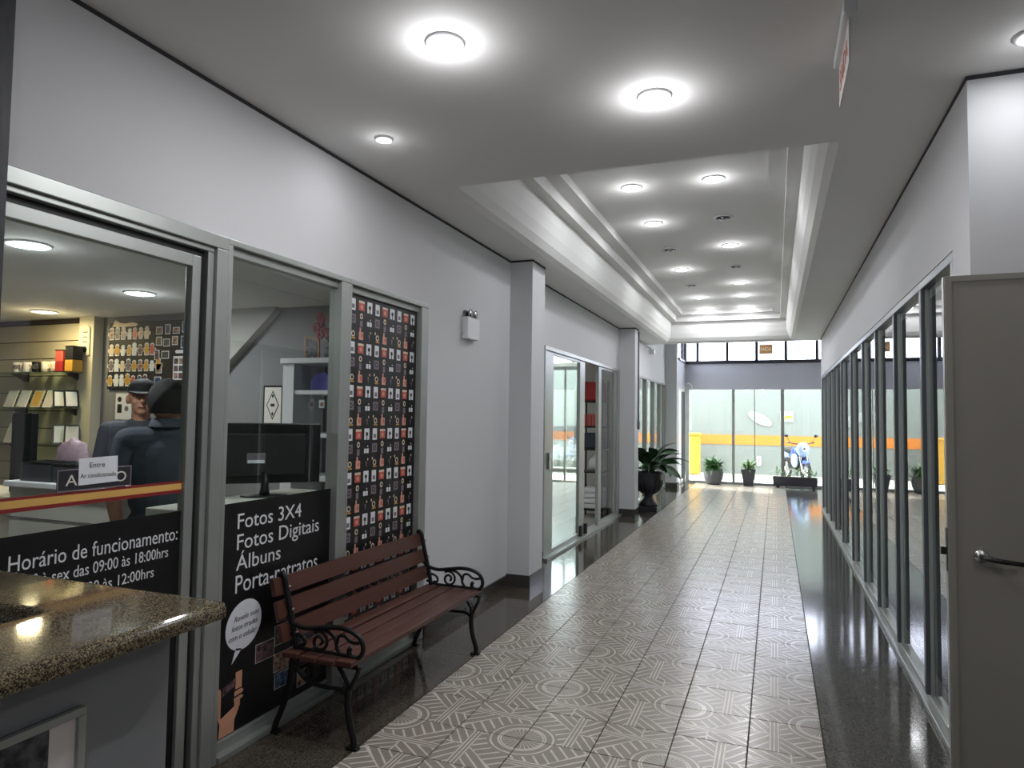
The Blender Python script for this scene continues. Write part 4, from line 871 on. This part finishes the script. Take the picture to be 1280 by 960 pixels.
# on top of the bookcase
cf = root('framed_photo', (-3.36, 4.36, 1.97), 'tilted wooden photo frame on top of the bookcase', 'photo frame')
MB().prism([(-3.43, 1.972), (-3.29, 1.972), (-3.295, 2.135), (-3.435, 2.165)], XZ(4.40), 0, 0.016).build('frame', 'wood_frame', cf); MB().prism([(-3.415, 1.99), (-3.305, 1.99), (-3.31, 2.12), (-3.418, 2.145)], XZ(4.384), 0, 0.002).build('picture', 'photo_d', cf)
cf = root('framed_photo', (-3.06, 4.33, 1.97), 'small bright green framed card on top of the bookcase', 'photo frame')
MB().prism([(-3.12, 1.972), (-2.95, 1.972), (-2.93, 2.12), (-3.09, 2.13)], XZ(4.34), 0, 0.012).build('frame', 'leaf', cf); MB().prism([(-3.10, 1.99), (-2.96, 1.99), (-2.945, 2.105), (-3.08, 2.112)], XZ(4.328), 0, 0.002).build('picture', 'creamprint', cf)
fp = root('flower_pot', (-3.19, 4.42, 1.97), 'dark pot of deep red artificial flowers on the bookcase', 'flowers')
MB().lathe([(0.035, 0), (0.06, 0.02), (0.065, 0.08), (0.055, 0.10), (0.04, 0.10)], (-3.19, 4.42, 1.97), 18).build('pot', 'urn', fp)
random.seed(11)
for i in range(16):
    a = random.uniform(0, 2*PI); rr = random.uniform(0.03, 0.20); c = (-3.17+rr*math.cos(a)*1.0, 4.38+rr*math.sin(a)*0.35, 2.18+random.uniform(-0.05, 0.14))
    st_ = MB().tube([(-3.19, 4.42, 2.06), ((-3.19+c[0])/2, (4.42+c[1])/2, (2.06+c[2])/2+0.02), c], 0.003, 5).build('stem', 'leaf', fp)
    fm = MB()
    for k in range(6):
        b = 2*PI*k/6; fm.ell((c[0]+0.022*math.cos(b), c[1]-0.008, c[2]+0.022*math.sin(b)), (0.019, 0.010, 0.019), 8, 5)
    fm.build('blossom', 'petal', st_)

# ================================================================== PEOPLE
def person(name, label, loc, rz, H, prims, shirt, parts):
    """one continuous body: tapered capsules and ellipsoids fused by a voxel remesh, materials by nearest limb"""
    mb = MB()
    for p in prims:
        if p[0] == 'e': mb.ell(p[2], p[3], 18, 12)
        else:
            a, b, r0, r1 = Vector(p[2]), Vector(p[3]), p[4], p[5]
            n = 6; path = []; rad = []
            d = (b-a).normalized()
            for t in (-1.0, -0.85, -0.5): path.append(a+d*r0*t); rad.append(max(0.001, r0*math.sqrt(max(0, 1-t*t))))
            for i in range(n+1): path.append(a.lerp(b, i/n)); rad.append(r0+(r1-r0)*i/n)
            for t in (0.5, 0.85, 1.0): path.append(b+d*r1*t); rad.append(max(0.001, r1*math.sqrt(max(0, 1-t*t))))
            mb.tube([tuple(q) for q in path], rad, 14)
    me = bpy.data.meshes.new(name+'_raw'); me.from_pydata(mb.v, [], mb.f)
    o = bpy.data.objects.new(name+'_raw', me); COL.objects.link(o)
    md = o.modifiers.new('r', 'REMESH'); md.mode = 'VOXEL'; md.voxel_size = 0.0068
    sm = o.modifiers.new('s', 'SMOOTH'); sm.factor = 0.5; sm.iterations = 3
    dg = bpy.context.evaluated_depsgraph_get(); me2 = bpy.data.meshes.new_from_object(o.evaluated_get(dg))
    bpy.data.objects.remove(o, do_unlink=True)
    kinds = ['skin_light', shirt, 'trousers', 'shoe']
    for k in kinds: me2.materials.append(MATS[k])
    nf = len(me2.polygons); cen = np.empty(nf*3); me2.polygons.foreach_get('center', cen); cen = cen.reshape(-1, 3)
    best = np.full(nf, 1e9); idx = np.zeros(nf, int)
    for p in prims:
        if p[0] == 'e':
            c = np.array(p[2]); r = np.array(p[3]); d = (np.linalg.norm((cen-c)/r, axis=1)-1)*r.min()
        else:
            a = np.array(p[2]); b = np.array(p[3]); ab_ = b-a; t = np.clip(((cen-a)@ab_)/(ab_@ab_), 0, 1)
            d = np.linalg.norm(cen-(a+t[:, None]*ab_), axis=1)-(p[4]+(p[5]-p[4])*t)
        k = kinds.index({'skin': 'skin_light', 'shirt': shirt, 'pants': 'trousers', 'shoe': 'shoe'}[p[1]])
        mkk = d < best; best[mkk] = d[mkk]; idx[mkk] = k
    me2.polygons.foreach_set('material_index', idx.astype(np.int32)); me2.polygons.foreach_set('use_smooth', np.ones(nf, bool)); me2.update()
    r = bpy.data.objects.new(name, me2); COL.objects.link(r); LOC[r.name] = (0, 0, 0)
    tag(r, label, 'person')
    for nm, b, mm in parts: b.build(nm, mm, r, world=False)
    r.location = loc; r.rotation_euler = (0, 0, rz); s = H/1.75; r.scale = (s, s, s)
    return r
def hand(P, wrist, fdir, palm_n, side):
    w_ = Vector(wrist); f = Vector(fdir).normalized(); n = Vector(palm_n); n = (n-f*n.dot(f)).normalized(); s = f.cross(n)*side
    P.append(('c', 'skin', w_, w_+f*0.085, 0.022, 0.024)); P.append(('c', 'skin', w_+f*0.03+s*0.015, w_+f*0.085+s*0.022, 0.016, 0.014)); P.append(('c', 'skin', w_+f*0.03-s*0.015, w_+f*0.085-s*0.022, 0.016, 0.014))
    for i, (off, L) in enumerate(((0.030, 0.068), (0.010, 0.078), (-0.010, 0.072), (-0.030, 0.056))):
        b = w_+f*0.088+s*off; k = b+f*L*0.55+n*0.008; P.append(('c', 'skin', b, k, 0.0095, 0.009)); P.append(('c', 'skin', k, k+f*L*0.38+n*L*0.30, 0.009, 0.0078))
    b = w_+f*0.025+s*0.03; k = b+f*0.035+s*0.025+n*0.01; P.append(('c', 'skin', b, k, 0.013, 0.011)); P.append(('c', 'skin', k, k+f*0.03+s*0.006+n*0.006, 0.011, 0.009))
def base_body(headyaw=0.0, arms=None, wide=1.0, hs=1.0, drop=0.0):
    P = []
    ca, sa = math.cos(headyaw), math.sin(headyaw)
    hp = lambda x, y, z: ((x*ca-y*sa)*hs, (x*sa+y*ca)*hs, 1.60+(z-1.60)*hs-drop)
    hr = lambda a, b, c: (a*hs, b*hs, c*hs)
    E = lambda k, c, r: P.append(('e', k, c, r)); C = lambda k, a, b, r0, r1: P.append(('c', k, a, b, r0, r1))
    E('pants', (0, 0, 0.95), (0.165*wide, 0.125, 0.13)); E('shirt', (0, -0.005, 1.09), (0.16*wide, 0.13, 0.15)); E('shirt', (0, -0.005, 1.27), (0.185*wide, 0.125, 0.19)); C('shirt', (-0.15*wide, 0.01, 1.40), (0.15*wide, 0.01, 1.40), 0.072, 0.072)
    E('shirt', (0, 0.01, 1.43), (0.13, 0.075, 0.06))
    C('skin', (0, 0.012, 1.43), (0, 0.0, 1.56), 0.058, 0.054)
    E('skin', hp(0, 0.012, 1.655), hr(0.076, 0.092, 0.095)); E('skin', hp(0, -0.022, 1.592), hr(0.058, 0.064, 0.072)); E('skin', hp(0, -0.062, 1.548), hr(0.030, 0.026, 0.022))
    C('skin', hp(0, -0.080, 1.648), hp(0, -0.106, 1.613), 0.009*hs, 0.015*hs); E('skin', hp(0, -0.072, 1.668), hr(0.048, 0.016, 0.010)); E('skin', hp(0.036, -0.060, 1.61), hr(0.024, 0.022, 0.022)); E('skin', hp(-0.036, -0.060, 1.61), hr(0.024, 0.022, 0.022))
    E('skin', hp(0, -0.083, 1.581), hr(0.022, 0.010, 0.006)); E('skin', hp(0, -0.080, 1.570), hr(0.020, 0.010, 0.006))
    for s in (-1, 1): E('skin', hp(s*0.079, 0.012, 1.625), hr(0.012, 0.022, 0.032))
    for s in (-1, 1):
        C('pants', (s*0.09, 0, 0.92), (s*0.10, -0.005, 0.50), 0.088, 0.060); C('pants', (s*0.10, -0.005, 0.50), (s*0.105, 0.01, 0.09), 0.060, 0.048)
        C('shoe', (s*0.105, 0.04, 0.045), (s*0.115, -0.13, 0.038), 0.045, 0.038)
    for s, (sh_, el, wr_) in zip((-1, 1), arms):
        C('shirt', sh_, tuple(Vector(sh_).lerp(Vector(el), 0.75)), 0.064, 0.056); C('skin', tuple(Vector(sh_).lerp(Vector(el), 0.7)), el, 0.047, 0.042); C('skin', el, wr_, 0.042, 0.027)
        f = Vector(wr_)-Vector(el); hand(P, wr_, f, (0, 0, -1) if abs(f.normalized().z) < 0.7 else (-s, 0, 0), s)
    return P, hp
def head_parts(hp, cap):
    parts = []
    for s in (-1, 1):
        e_ = MB(); e_.ell(hp(s*0.031, -0.0735, 1.645), (0.013, 0.009, 0.007), 12, 8); parts.append(('eye', e_, 'eye'))
        e_ = MB(); e_.ell(hp(s*0.031, -0.0815, 1.645), (0.005, 0.003, 0.005), 10, 6); parts.append(('pupil', e_, 'pupil'))
        e_ = MB(); e_.tube([hp(s*0.014, -0.088, 1.664), hp(s*0.032, -0.084, 1.669), hp(s*0.050, -0.070, 1.663)], 0.004, 6); parts.append(('eyebrow', e_, 'hair'))
    e_ = MB(); e_.tube([hp(-0.022, -0.080, 1.576), hp(0, -0.0925, 1.577), hp(0.022, -0.080, 1.576)], 0.0045, 6); parts.append(('mouth', e_, 'lip'))
    return parts
def cap_parts(hp):
    c = MB(); seg = 28
    rows = [(0.0, 1.0), (0.25, 0.995), (0.5, 0.94), (0.75, 0.78), (0.92, 0.5), (1.0, 0.05)]
    vs = []; fs = []
    for t, k in rows:
        for i in range(seg):
            a = 2*PI*i/seg; vs.append(hp(0.083*k*math.cos(a), 0.010+0.101*k*math.sin(a), 1.672+0.090*t))
    for j in range(len(rows)-1):
        for i in range(seg): fs.append((j*seg+i, j*seg+(i+1) % seg, (j+1)*seg+(i+1) % seg, (j+1)*seg+i))
    fs.append(tuple((len(rows)-1)*seg+i for i in range(seg))); c.smooth = True; c.add(vs, fs)
    v = MB(); n = 14; vs = []; fs = []
    for i in range(n+1):
        a = PI+PI*i/n
        for rr, dz in ((0.98, 0.0), (1.0, 0.004)):
            pass
        ix, iy = 0.080*math.cos(a), 0.010+0.098*math.sin(a); ox, oy = 0.080*math.cos(a), 0.010+0.098*math.sin(a)-0.065*math.sin(PI*i/n)**0.6
        zo = 1.676-0.018*abs(math.sin(PI*i/n))
        vs += [hp(ix, iy, 1.676), hp(ox, oy, zo), hp(ix, iy, 1.681), hp(ox, oy, zo+0.005)]
    for i in range(n):
        a, b = i*4, i*4+4; fs += [(a, a+1, b+1, b), (a+2, b+2, b+3, a+3), (a+1, a+3, b+3, b+1)]
    v.add(vs, fs)
    hb_ = MB(); hb_.ell(hp(0, 0.035, 1.635), (0.0785, 0.075, 0.050), 18, 10)
    return [('cap_crown', c, 'cap'), ('cap_visor', v, 'cap'), ('hair', hb_, 'hair')]
def hair_parts(hp):
    h = MB(); seg = 30; rings = 14; vs = []; fs = []
    for j in range(rings+1):
        el = -0.62+(PI/2+0.62)*j/rings
        for i in range(seg):
            a = 2*PI*i/seg
            front = max(0, -math.sin(a))       # face side (-y)
            e2 = max(el, -0.62+front*1.25) if el < 0.9 else el
            k = 1.075+0.016*math.sin(11*a+2.3*j)+0.012*math.sin(23*a-5*j)
            vs.append(hp(0.076*k*math.cos(e2)*math.cos(a), 0.014+0.092*k*math.cos(e2)*math.sin(a), 1.655+0.098*k*math.sin(e2)))
    for j in range(rings):
        for i in range(seg): fs.append((j*seg+i, j*seg+(i+1) % seg, (j+1)*seg+(i+1) % seg, (j+1)*seg+i))
    h.smooth = True; h.add(vs, fs); return [('hair', h, 'hair')]
# capped man behind the counter, facing the viewer's side and the other man
armsA = [((-0.19, 0.0, 1.40), (-0.25, 0.03, 1.12), (-0.24, -0.06, 0.88)), ((0.19, 0.0, 1.40), (0.25, 0.03, 1.12), (0.24, -0.06, 0.88))]
PA, hpA = base_body(0.15, armsA, 1.0, 1.07, 0.015)
person('person', 'man in black cap and dark grey T-shirt behind the shop counter', (-4.09, 3.50, 0), -math.atan2(4.09, 3.50)*-1*0.85, 1.775, PA, 'shirt_a', head_parts(hpA, True)+cap_parts(hpA))
# man with his back to us
armsB = [((-0.19, 0.0, 1.40), (-0.265, 0.03, 1.12), (-0.25, -0.10, 0.90)), ((0.19, 0.0, 1.40), (0.245, 0.03, 1.12), (0.22, -0.12, 0.90))]
PB, hpB = base_body(-0.35, armsB, 1.12, 1.16, 0.05)
hpn = hpB
col_ = MB(); col_.lathe([(0.078, -0.01), (0.070, 0.045), (0.076, 0.047), (0.092, 0.0)], (0, 0.014, 1.472), 22, caps=False)
person('person', 'dark-haired man in dark blue polo shirt seen from behind', (-3.10, 2.82, 0), math.atan2(3.10, 2.82)+PI, 1.75, PB, 'shirt_b', head_parts(hpB, False)+hair_parts(hpB)+[('collar', col_, 'shirt_b')])

# ================================================================== SECOND SHOP: shelf rack with goods
rk = root('shelf_rack', (-2.68, 10.6, 0), 'dark shelf rack with goods inside the open second shop', 'shelf rack')
for x in (-2.86, -2.50):
    for y in (10.42, 10.80): MB().tube([(x, y, 0), (x, y, 2.15)], 0.014, 6).build('post', 'black_matte', rk)
for z in (0.12, 0.70, 1.05, 1.40, 1.80): B(-2.88, -2.48, 10.40, 10.82, z, z+0.025).build('shelf', 'black_matte', rk)
def goods(nm, x0, x1, y0, y1, z0, z1, m, lab, cat, grp=None): 
    o = B(x0, x1, y0, y1, z0, z1, bev=min(0.02, (x1-x0)/4)).build(nm, m); tag(o, lab, cat, grp); return o
goods('storage_box', -2.84, -2.52, 10.44, 10.78, 1.826, 2.12, 'red', 'dark red box on the top of the shelf rack', 'box')
for i in range(4): goods('red_bottle', -2.84+i*0.085, -2.775+i*0.085, 10.45, 10.52, 1.426, 1.62, 'redprint', 'slim pink-red pack below the red box, %s of four from the left' % ('first', 'second', 'third', 'last')[i], 'pack', 'red packs on the rack')
goods('folded_clothes', -2.84, -2.52, 10.44, 10.78, 1.076, 1.32, 'shirt_b', 'pile of dark blue clothes on the shelf rack', 'clothes')
wv = MB(); wv.lathe([(0.05, 0), (0.10, 0.05), (0.11, 0.14), (0.06, 0.22), (0.03, 0.27), (0.001, 0.28)], (-2.64, 10.56, 0.726), 16); tag(wv.build('white_bag', 'white'), 'rounded white bag on the middle of the shelf rack', 'bag')
for i in range(4): goods('paper_ream', -2.84, -2.52, 10.44, 10.78, 0.146+i*0.08, 0.222+i*0.08, 'white', 'white stacked package at the bottom of the shelf rack, number %s from below' % ('one', 'two', 'three', 'four')[i], 'package', 'white packages on the rack')

# ================================================================== PLANTS
def leaf_mesh(L, Wd, droop, seg=7):
    mb = MB(); vs = []; fs = []
    for i in range(seg+1):
        t = i/seg; wd = Wd*math.sin(PI*min(1, t*0.94+0.04))**0.8; x = L*math.sin(t*droop)/droop; z = L*(1-math.cos(t*droop))/droop*-1
        vs += [(x, -wd/2, z+wd*0.12), (x, 0, z), (x, wd/2, z+wd*0.12)]
    for i in range(seg):
        a = i*3; fs += [(a, a+3, a+4, a+1), (a+1, a+4, a+5, a+2)]
    n = len(vs); th = 0.0015
    vs2 = [(p[0], p[1], p[2]-th) for p in vs]
    mb.smooth = True; mb.add(vs+vs2, fs+[tuple(n+i for i in reversed(f)) for f in fs]); return mb
ur = root('potted_plant', (-2.03, 11.85, 0), 'broad-leaved dark green plant in a black pedestal urn by the column', 'potted plant')
U = (0, 0, 0)
MB().box(-0.17, 0.17, -0.17, 0.17, 0, 0.07, bev=0.008).build('plinth', 'urn', ur, world=False)
MB().lathe([(0.15, 0.07), (0.16, 0.10), (0.13, 0.14), (0.085, 0.19), (0.07, 0.24), (0.09, 0.28), (0.17, 0.34), (0.215, 0.42), (0.228, 0.52), (0.222, 0.60), (0.235, 0.625), (0.235, 0.65), (0.205, 0.65), (0.195, 0.60)], U, 28).build('urn', 'urn', ur, world=False)
for k in range(16):
    a = 2*PI*k/16; MB().tube([(0.10*math.cos(a), 0.10*math.sin(a), 0.285), (0.178*math.cos(a), 0.178*math.sin(a), 0.34), (0.222*math.cos(a), 0.222*math.sin(a), 0.42), (0.235*math.cos(a), 0.235*math.sin(a), 0.52)], 0.012, 6).build('gadroon', 'urn', ur, world=False)
MB().lathe([(0.001, 0.60), (0.2, 0.605), (0.001, 0.62)], U, 20).build('soil', 'soil', ur, world=False)
random.seed(5)
for k in range(44):
    a = 2*PI*k/44*2.4+random.uniform(-0.2, 0.2); tl = random.uniform(0.15, 1.25); L = random.uniform(0.34, 0.52)
    reach = 0.26*math.cos(tl)+L*0.75
    if math.cos(a)*reach < -0.22 or math.sin(a)*reach < -0.50: tl = 1.25; L = 0.24
    st0 = Vector((0.04*math.cos(a), 0.04*math.sin(a), 0.61)); ln = random.uniform(0.10, 0.26)
    dr = Vector((math.cos(a)*math.cos(tl), math.sin(a)*math.cos(tl), math.sin(tl))); tip = st0+dr*ln+Vector((0, 0, 0.06))
    sm_ = MB().tube([tuple(st0), tuple(st0.lerp(tip, 0.5)+Vector((0, 0, 0.02))), tuple(tip)], 0.005, 5).build('stem', 'leaf', ur, world=False)
    lm = leaf_mesh(L, random.uniform(0.13, 0.19), random.uniform(0.8, 1.6))
    lo_ = lm.build('leaf', 'leaf', ur, world=False); lo_.location = tip; lo_.rotation_euler = (random.uniform(-0.7, 0.7), -tl, a)
def tuft(nm, par, c, n, L, spread, m, w_=0.02):
    mb = MB(); 
    for k in range(n):
        a = random.uniform(0, 2*PI); tl = random.uniform(0.1, 1.35); l = L*random.uniform(0.6, 1.1)
        lm = leaf_mesh(l, w_, random.uniform(0.6, 1.3), 4); R = Matrix.Rotation(a, 3, 'Z') @ Matrix.Rotation(-tl, 3, 'Y')
        o = Vector((c[0]+random.uniform(-spread, spread), c[1]+random.uniform(-spread, spread), c[2]+random.uniform(0, 0.12)))
        mb.smooth = True; mb.add([R @ Vector(p)+o for p in lm.v], lm.f)
    return mb.build(nm, m, par, world=False, kind='stuff')
p1 = root('potted_plant', (-1.40, 17.25, 0), 'bushy green plant in a round grey bowl at the left of the glass front', 'potted plant')
MB().lathe([(0.13, 0), (0.16, 0.02), (0.22, 0.14), (0.235, 0.26), (0.22, 0.34), (0.235, 0.36), (0.20, 0.36), (0.19, 0.30)], U, 26).build('bowl', 'pot_grey', p1, world=False)
MB().lathe([(0.001, 0.31), (0.2, 0.315), (0.001, 0.33)], U, 16).build('soil', 'soil', p1, world=False); tuft('foliage', p1, (0, 0, 0.34), 340, 0.36, 0.13, 'leaf_mid', 0.024)
p2 = root('potted_plant', (-0.60, 17.28, 0), 'small light green plant in a tall square grey pot', 'potted plant')
MB().prism([(-0.11, -0.11), (0.11, -0.11), (0.11, 0.11), (-0.11, 0.11)], lambda a, b, t: (a*(0.95+0.5*t/0.38), b*(0.95+0.5*t/0.38), t), 0, 0.37).build('pot', 'pot_dark', p2, world=False)
B(-0.165, 0.165, -0.165, 0.165, 0.35, 0.385, bev=0.005).build('rim', 'pot_dark', p2, world=False); tuft('foliage', p2, (0, 0, 0.37), 120, 0.22, 0.09, 'leaf_light', 0.032)
p3 = root('planter_box', (0.42, 17.22, 0), 'long dark rectangular planter with sparse seedlings on feet', 'planter')
MB().prism([(-0.48, -0.12), (0.48, -0.12), (0.48, 0.12), (-0.48, 0.12)], lambda a, b, t: (a*(0.97+0.03*t/0.25), b*(0.9+0.1*t/0.25), t), 0.05, 0.25).build('trough', 'pot_dark', p3, world=False)
for x in (-0.40, 0.36): B(x, x+0.07, -0.09, 0.09, 0, 0.055).build('foot', 'pot_dark', p3, world=False)
B(-0.47, 0.47, -0.11, 0.11, 0.245, 0.256).build('soil', 'soil', p3, world=False)
for k, x in enumerate((-0.40, -0.3, -0.12, 0.05, 0.2, 0.28, 0.36, 0.42)): tuft('seedling', p3, (x, 0, 0.25), 8 if k % 3 else 16, 0.16 if k % 3 else 0.24, 0.02, 'leaf_light', 0.02)

# ================================================================== COURTYARD THINGS
yb = root('yellow_post', (-2.05, 20.4, 0), 'yellow square post with a cap beside the side door', 'post')
B(-2.42, -2.03, 20.2, 20.6, 0, 1.10, bev=0.01).build('shaft', 'yellow', yb); B(-2.46, -1.99, 20.16, 20.64, 1.10, 1.17, bev=0.02).build('cap', 'yellow', yb)
ovr = root('oval_reflection', (-0.41, 21.1, 1.58), 'tilted white oval lamp reflection shaped as a plate on the courtyard wall', 'sign')  # oval plate added in place of a lamp's reflection in the far glass
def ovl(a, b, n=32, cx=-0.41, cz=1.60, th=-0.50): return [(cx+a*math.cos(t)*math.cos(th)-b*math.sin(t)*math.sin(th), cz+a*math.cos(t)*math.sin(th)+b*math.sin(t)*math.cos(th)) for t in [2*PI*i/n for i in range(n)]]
MB().prism(ovl(0.36, 0.145), XZ(21.15), 0, 0.03).build('plate', 'signwhite', ovr); MB().prism(ovl(0.25, 0.085), XZ(21.12), 0, 0.004).build('inner_field', 'alu', ovr)
ysg = root('wall_sign', (0.34, 21.1, 1.54), 'cream sign with a yellow swoosh on the courtyard wall', 'sign')
MB().prism(rect(0.13, 0.49, 1.52, 1.83), XZ(21.15), 0, 0.02).build('plate', 'signwhite', ysg); MB().prism([(0.17, 1.60), (0.30, 1.70), (0.45, 1.70), (0.45, 1.62), (0.33, 1.63), (0.20, 1.56)], XZ(21.13), 0, 0.004).build('swoosh', 'yellow', ysg)
mbx = root('meter_box', (-0.44, 21.1, 0.26), 'small white meter box low on the courtyard wall', 'meter box')
B(-0.50, -0.39, 21.08, 21.15, 0.25, 0.51, bev=0.006).build('case', 'white', mbx); B(-0.475, -0.415, 21.075, 21.08, 0.36, 0.45).build('dial_window', 'greyprint', mbx)
def motorbike(loc, rz, lab, c1, c2):
    r = root('motorbike', (0, 0, 0), lab, 'motorcycle', 'motorbikes in the courtyard')
    for y in (-0.62, 0.62):
        t = MB(); path = [(0, y+0.25*math.cos(a), 0.29+0.25*math.sin(a)) for a in [2*PI*i/26 for i in range(26)]]; t.tube(path, 0.045, 8, closed=True); wh = t.build('wheel', 'tyre', r, world=False)
        h = MB(); h.tube([(-0.06, y, 0.29), (0.06, y, 0.29)], 0.05, 10)
        for k in range(5): h.tube([(0, y, 0.29), (0, y+0.22*math.cos(k*1.257), 0.29+0.22*math.sin(k*1.257))], 0.012, 6)
        h.build('spokes', 'chrome', wh, world=False)
    for s in (-1, 1): MB().tube([(s*0.08, -0.62, 0.29), (s*0.08, -0.44, 0.78), (s*0.08, -0.38, 0.92)], 0.025).build('fork', 'chrome', r, world=False)
    MB().tube([(-0.36, -0.30, 1.02), (-0.12, -0.38, 0.98), (0.12, -0.38, 0.98), (0.36, -0.30, 1.02)], 0.016).build('handlebar', 'black', r, world=False)
    MB().ell((0, -0.46, 0.84), (0.17, 0.13, 0.19), 16, 10).build('headlight_fairing', c2, r, world=False); MB().ell((0, -0.57, 0.86), (0.075, 0.04, 0.075), 14, 8).build('headlight', 'chrome', r, world=False)
    MB().ell((0, -0.60, 0.53), (0.075, 0.28, 0.05), 14, 8).build('front_mudguard', c1, r, world=False); MB().ell((0, -0.12, 0.78), (0.15, 0.26, 0.14), 16, 10).build('fuel_tank', c1, r, world=False)
    MB().ell((0, 0.36, 0.80), (0.13, 0.38, 0.065), 16, 8).build('seat', 'black_matte', r, world=False); MB().ell((0, 0.64, 0.66), (0.10, 0.28, 0.09), 14, 8).build('tail', c2, r, world=False)
    B(-0.14, 0.14, -0.22, 0.22, 0.28, 0.60, bev=0.05).build('engine', 'steel_dark', r, world=False)
    MB().tube([(0.14, 0.0, 0.30), (0.16, 0.35, 0.30), (0.16, 0.85, 0.40)], [0.025, 0.04, 0.05]).build('exhaust', 'chrome', r, world=False)
    for s in (-1, 1):
        m_ = MB(); m_.tube([(s*0.28, -0.33, 1.02), (s*0.36, -0.36, 1.16)], 0.008, 6); m_.ell((s*0.38, -0.36, 1.19), (0.055, 0.015, 0.04), 10, 6); m_.build('mirror', 'black', r, world=False)
        MB().ell((s*0.13, -0.25, 0.55), (0.05, 0.22, 0.18), 12, 8).build('leg_shield', c2 if s < 0 else c1, r, world=False)
    MB().tube([(-0.10, 0.1, 0.30), (-0.24, 0.18, 0.0)], 0.012, 6).build('kick_stand', 'chrome', r, world=False)
    r.location = loc; r.rotation_euler = (0, 0, rz); return r
motorbike((0.50, 19.5, -0.02), 0.35, 'blue and white motorbike behind the long planter', 'blue', 'paleblue')
motorbike((1.75, 19.6, -0.02), 0.3, 'white motorbike partly hidden by the right-hand wall', 'signwhite', 'signwhite')
# silver car seen through the second shop
car = root('parked_car', (-5.7, 19.6, 0), 'silver car parked in the courtyard seen through the second shop', 'car')
prof_ = [(-2.0, 0.35), (-2.02, 0.62), (-1.85, 0.80), (-1.05, 0.92), (-0.45, 1.36), (0.75, 1.40), (1.45, 0.98), (1.95, 0.90), (2.03, 0.60), (2.0, 0.35)]
cb_ = MB(); cb_.prism(prof_, lambda a, b, t: (a*(1-0.03*abs(t)), t*(1.0 if b < 0.95 else 0.82), b), -0.82, 0.82); cb_.build('body', 'carpaint', car, world=False)
for s in (-1, 1):
    wn = MB(); wn.prism([(-0.92, 0.95), (-0.42, 1.30), (0.70, 1.33), (1.25, 0.98)] if s < 0 else [(1.25, 0.98), (0.70, 1.33), (-0.42, 1.30), (-0.92, 0.95)], lambda a, b, t: (a, s*(0.83-(b-0.95)*0.33)+s*t, b), 0, 0.012); wn.build('side_window', 'black', car, world=False)
    for x in (-1.25, 1.25):
        t = MB(); t.lathe([(0.001, -0.1), (0.25, -0.1), (0.31, -0.08), (0.31, 0.08), (0.25, 0.1), (0.001, 0.1)], seg=24); t.v = [(x+p[0], s*0.74+p[2], 0.30+p[1]) for p in t.v]; wh = t.build('wheel', 'tyre', car, world=False)
        t = MB(); t.lathe([(0.001, 0.0), (0.19, 0.0), (0.19, 0.012), (0.001, 0.02)], seg=20); t.v = [(x+p[0], s*(0.84+p[2]), 0.30+p[1]) for p in t.v]; t.build('hub_cap', 'chrome', wh, world=False)
    B(-2.0, -1.9, s*0.55-0.14, s*0.55+0.14, 0.62, 0.74, bev=0.02).build('headlight', 'chrome', car, world=False)
    B(-0.80, -0.66, s*0.90-0.06, s*0.90+0.06, 0.94, 1.06, bev=0.02).build('wing_mirror', 'carpaint', car, world=False)
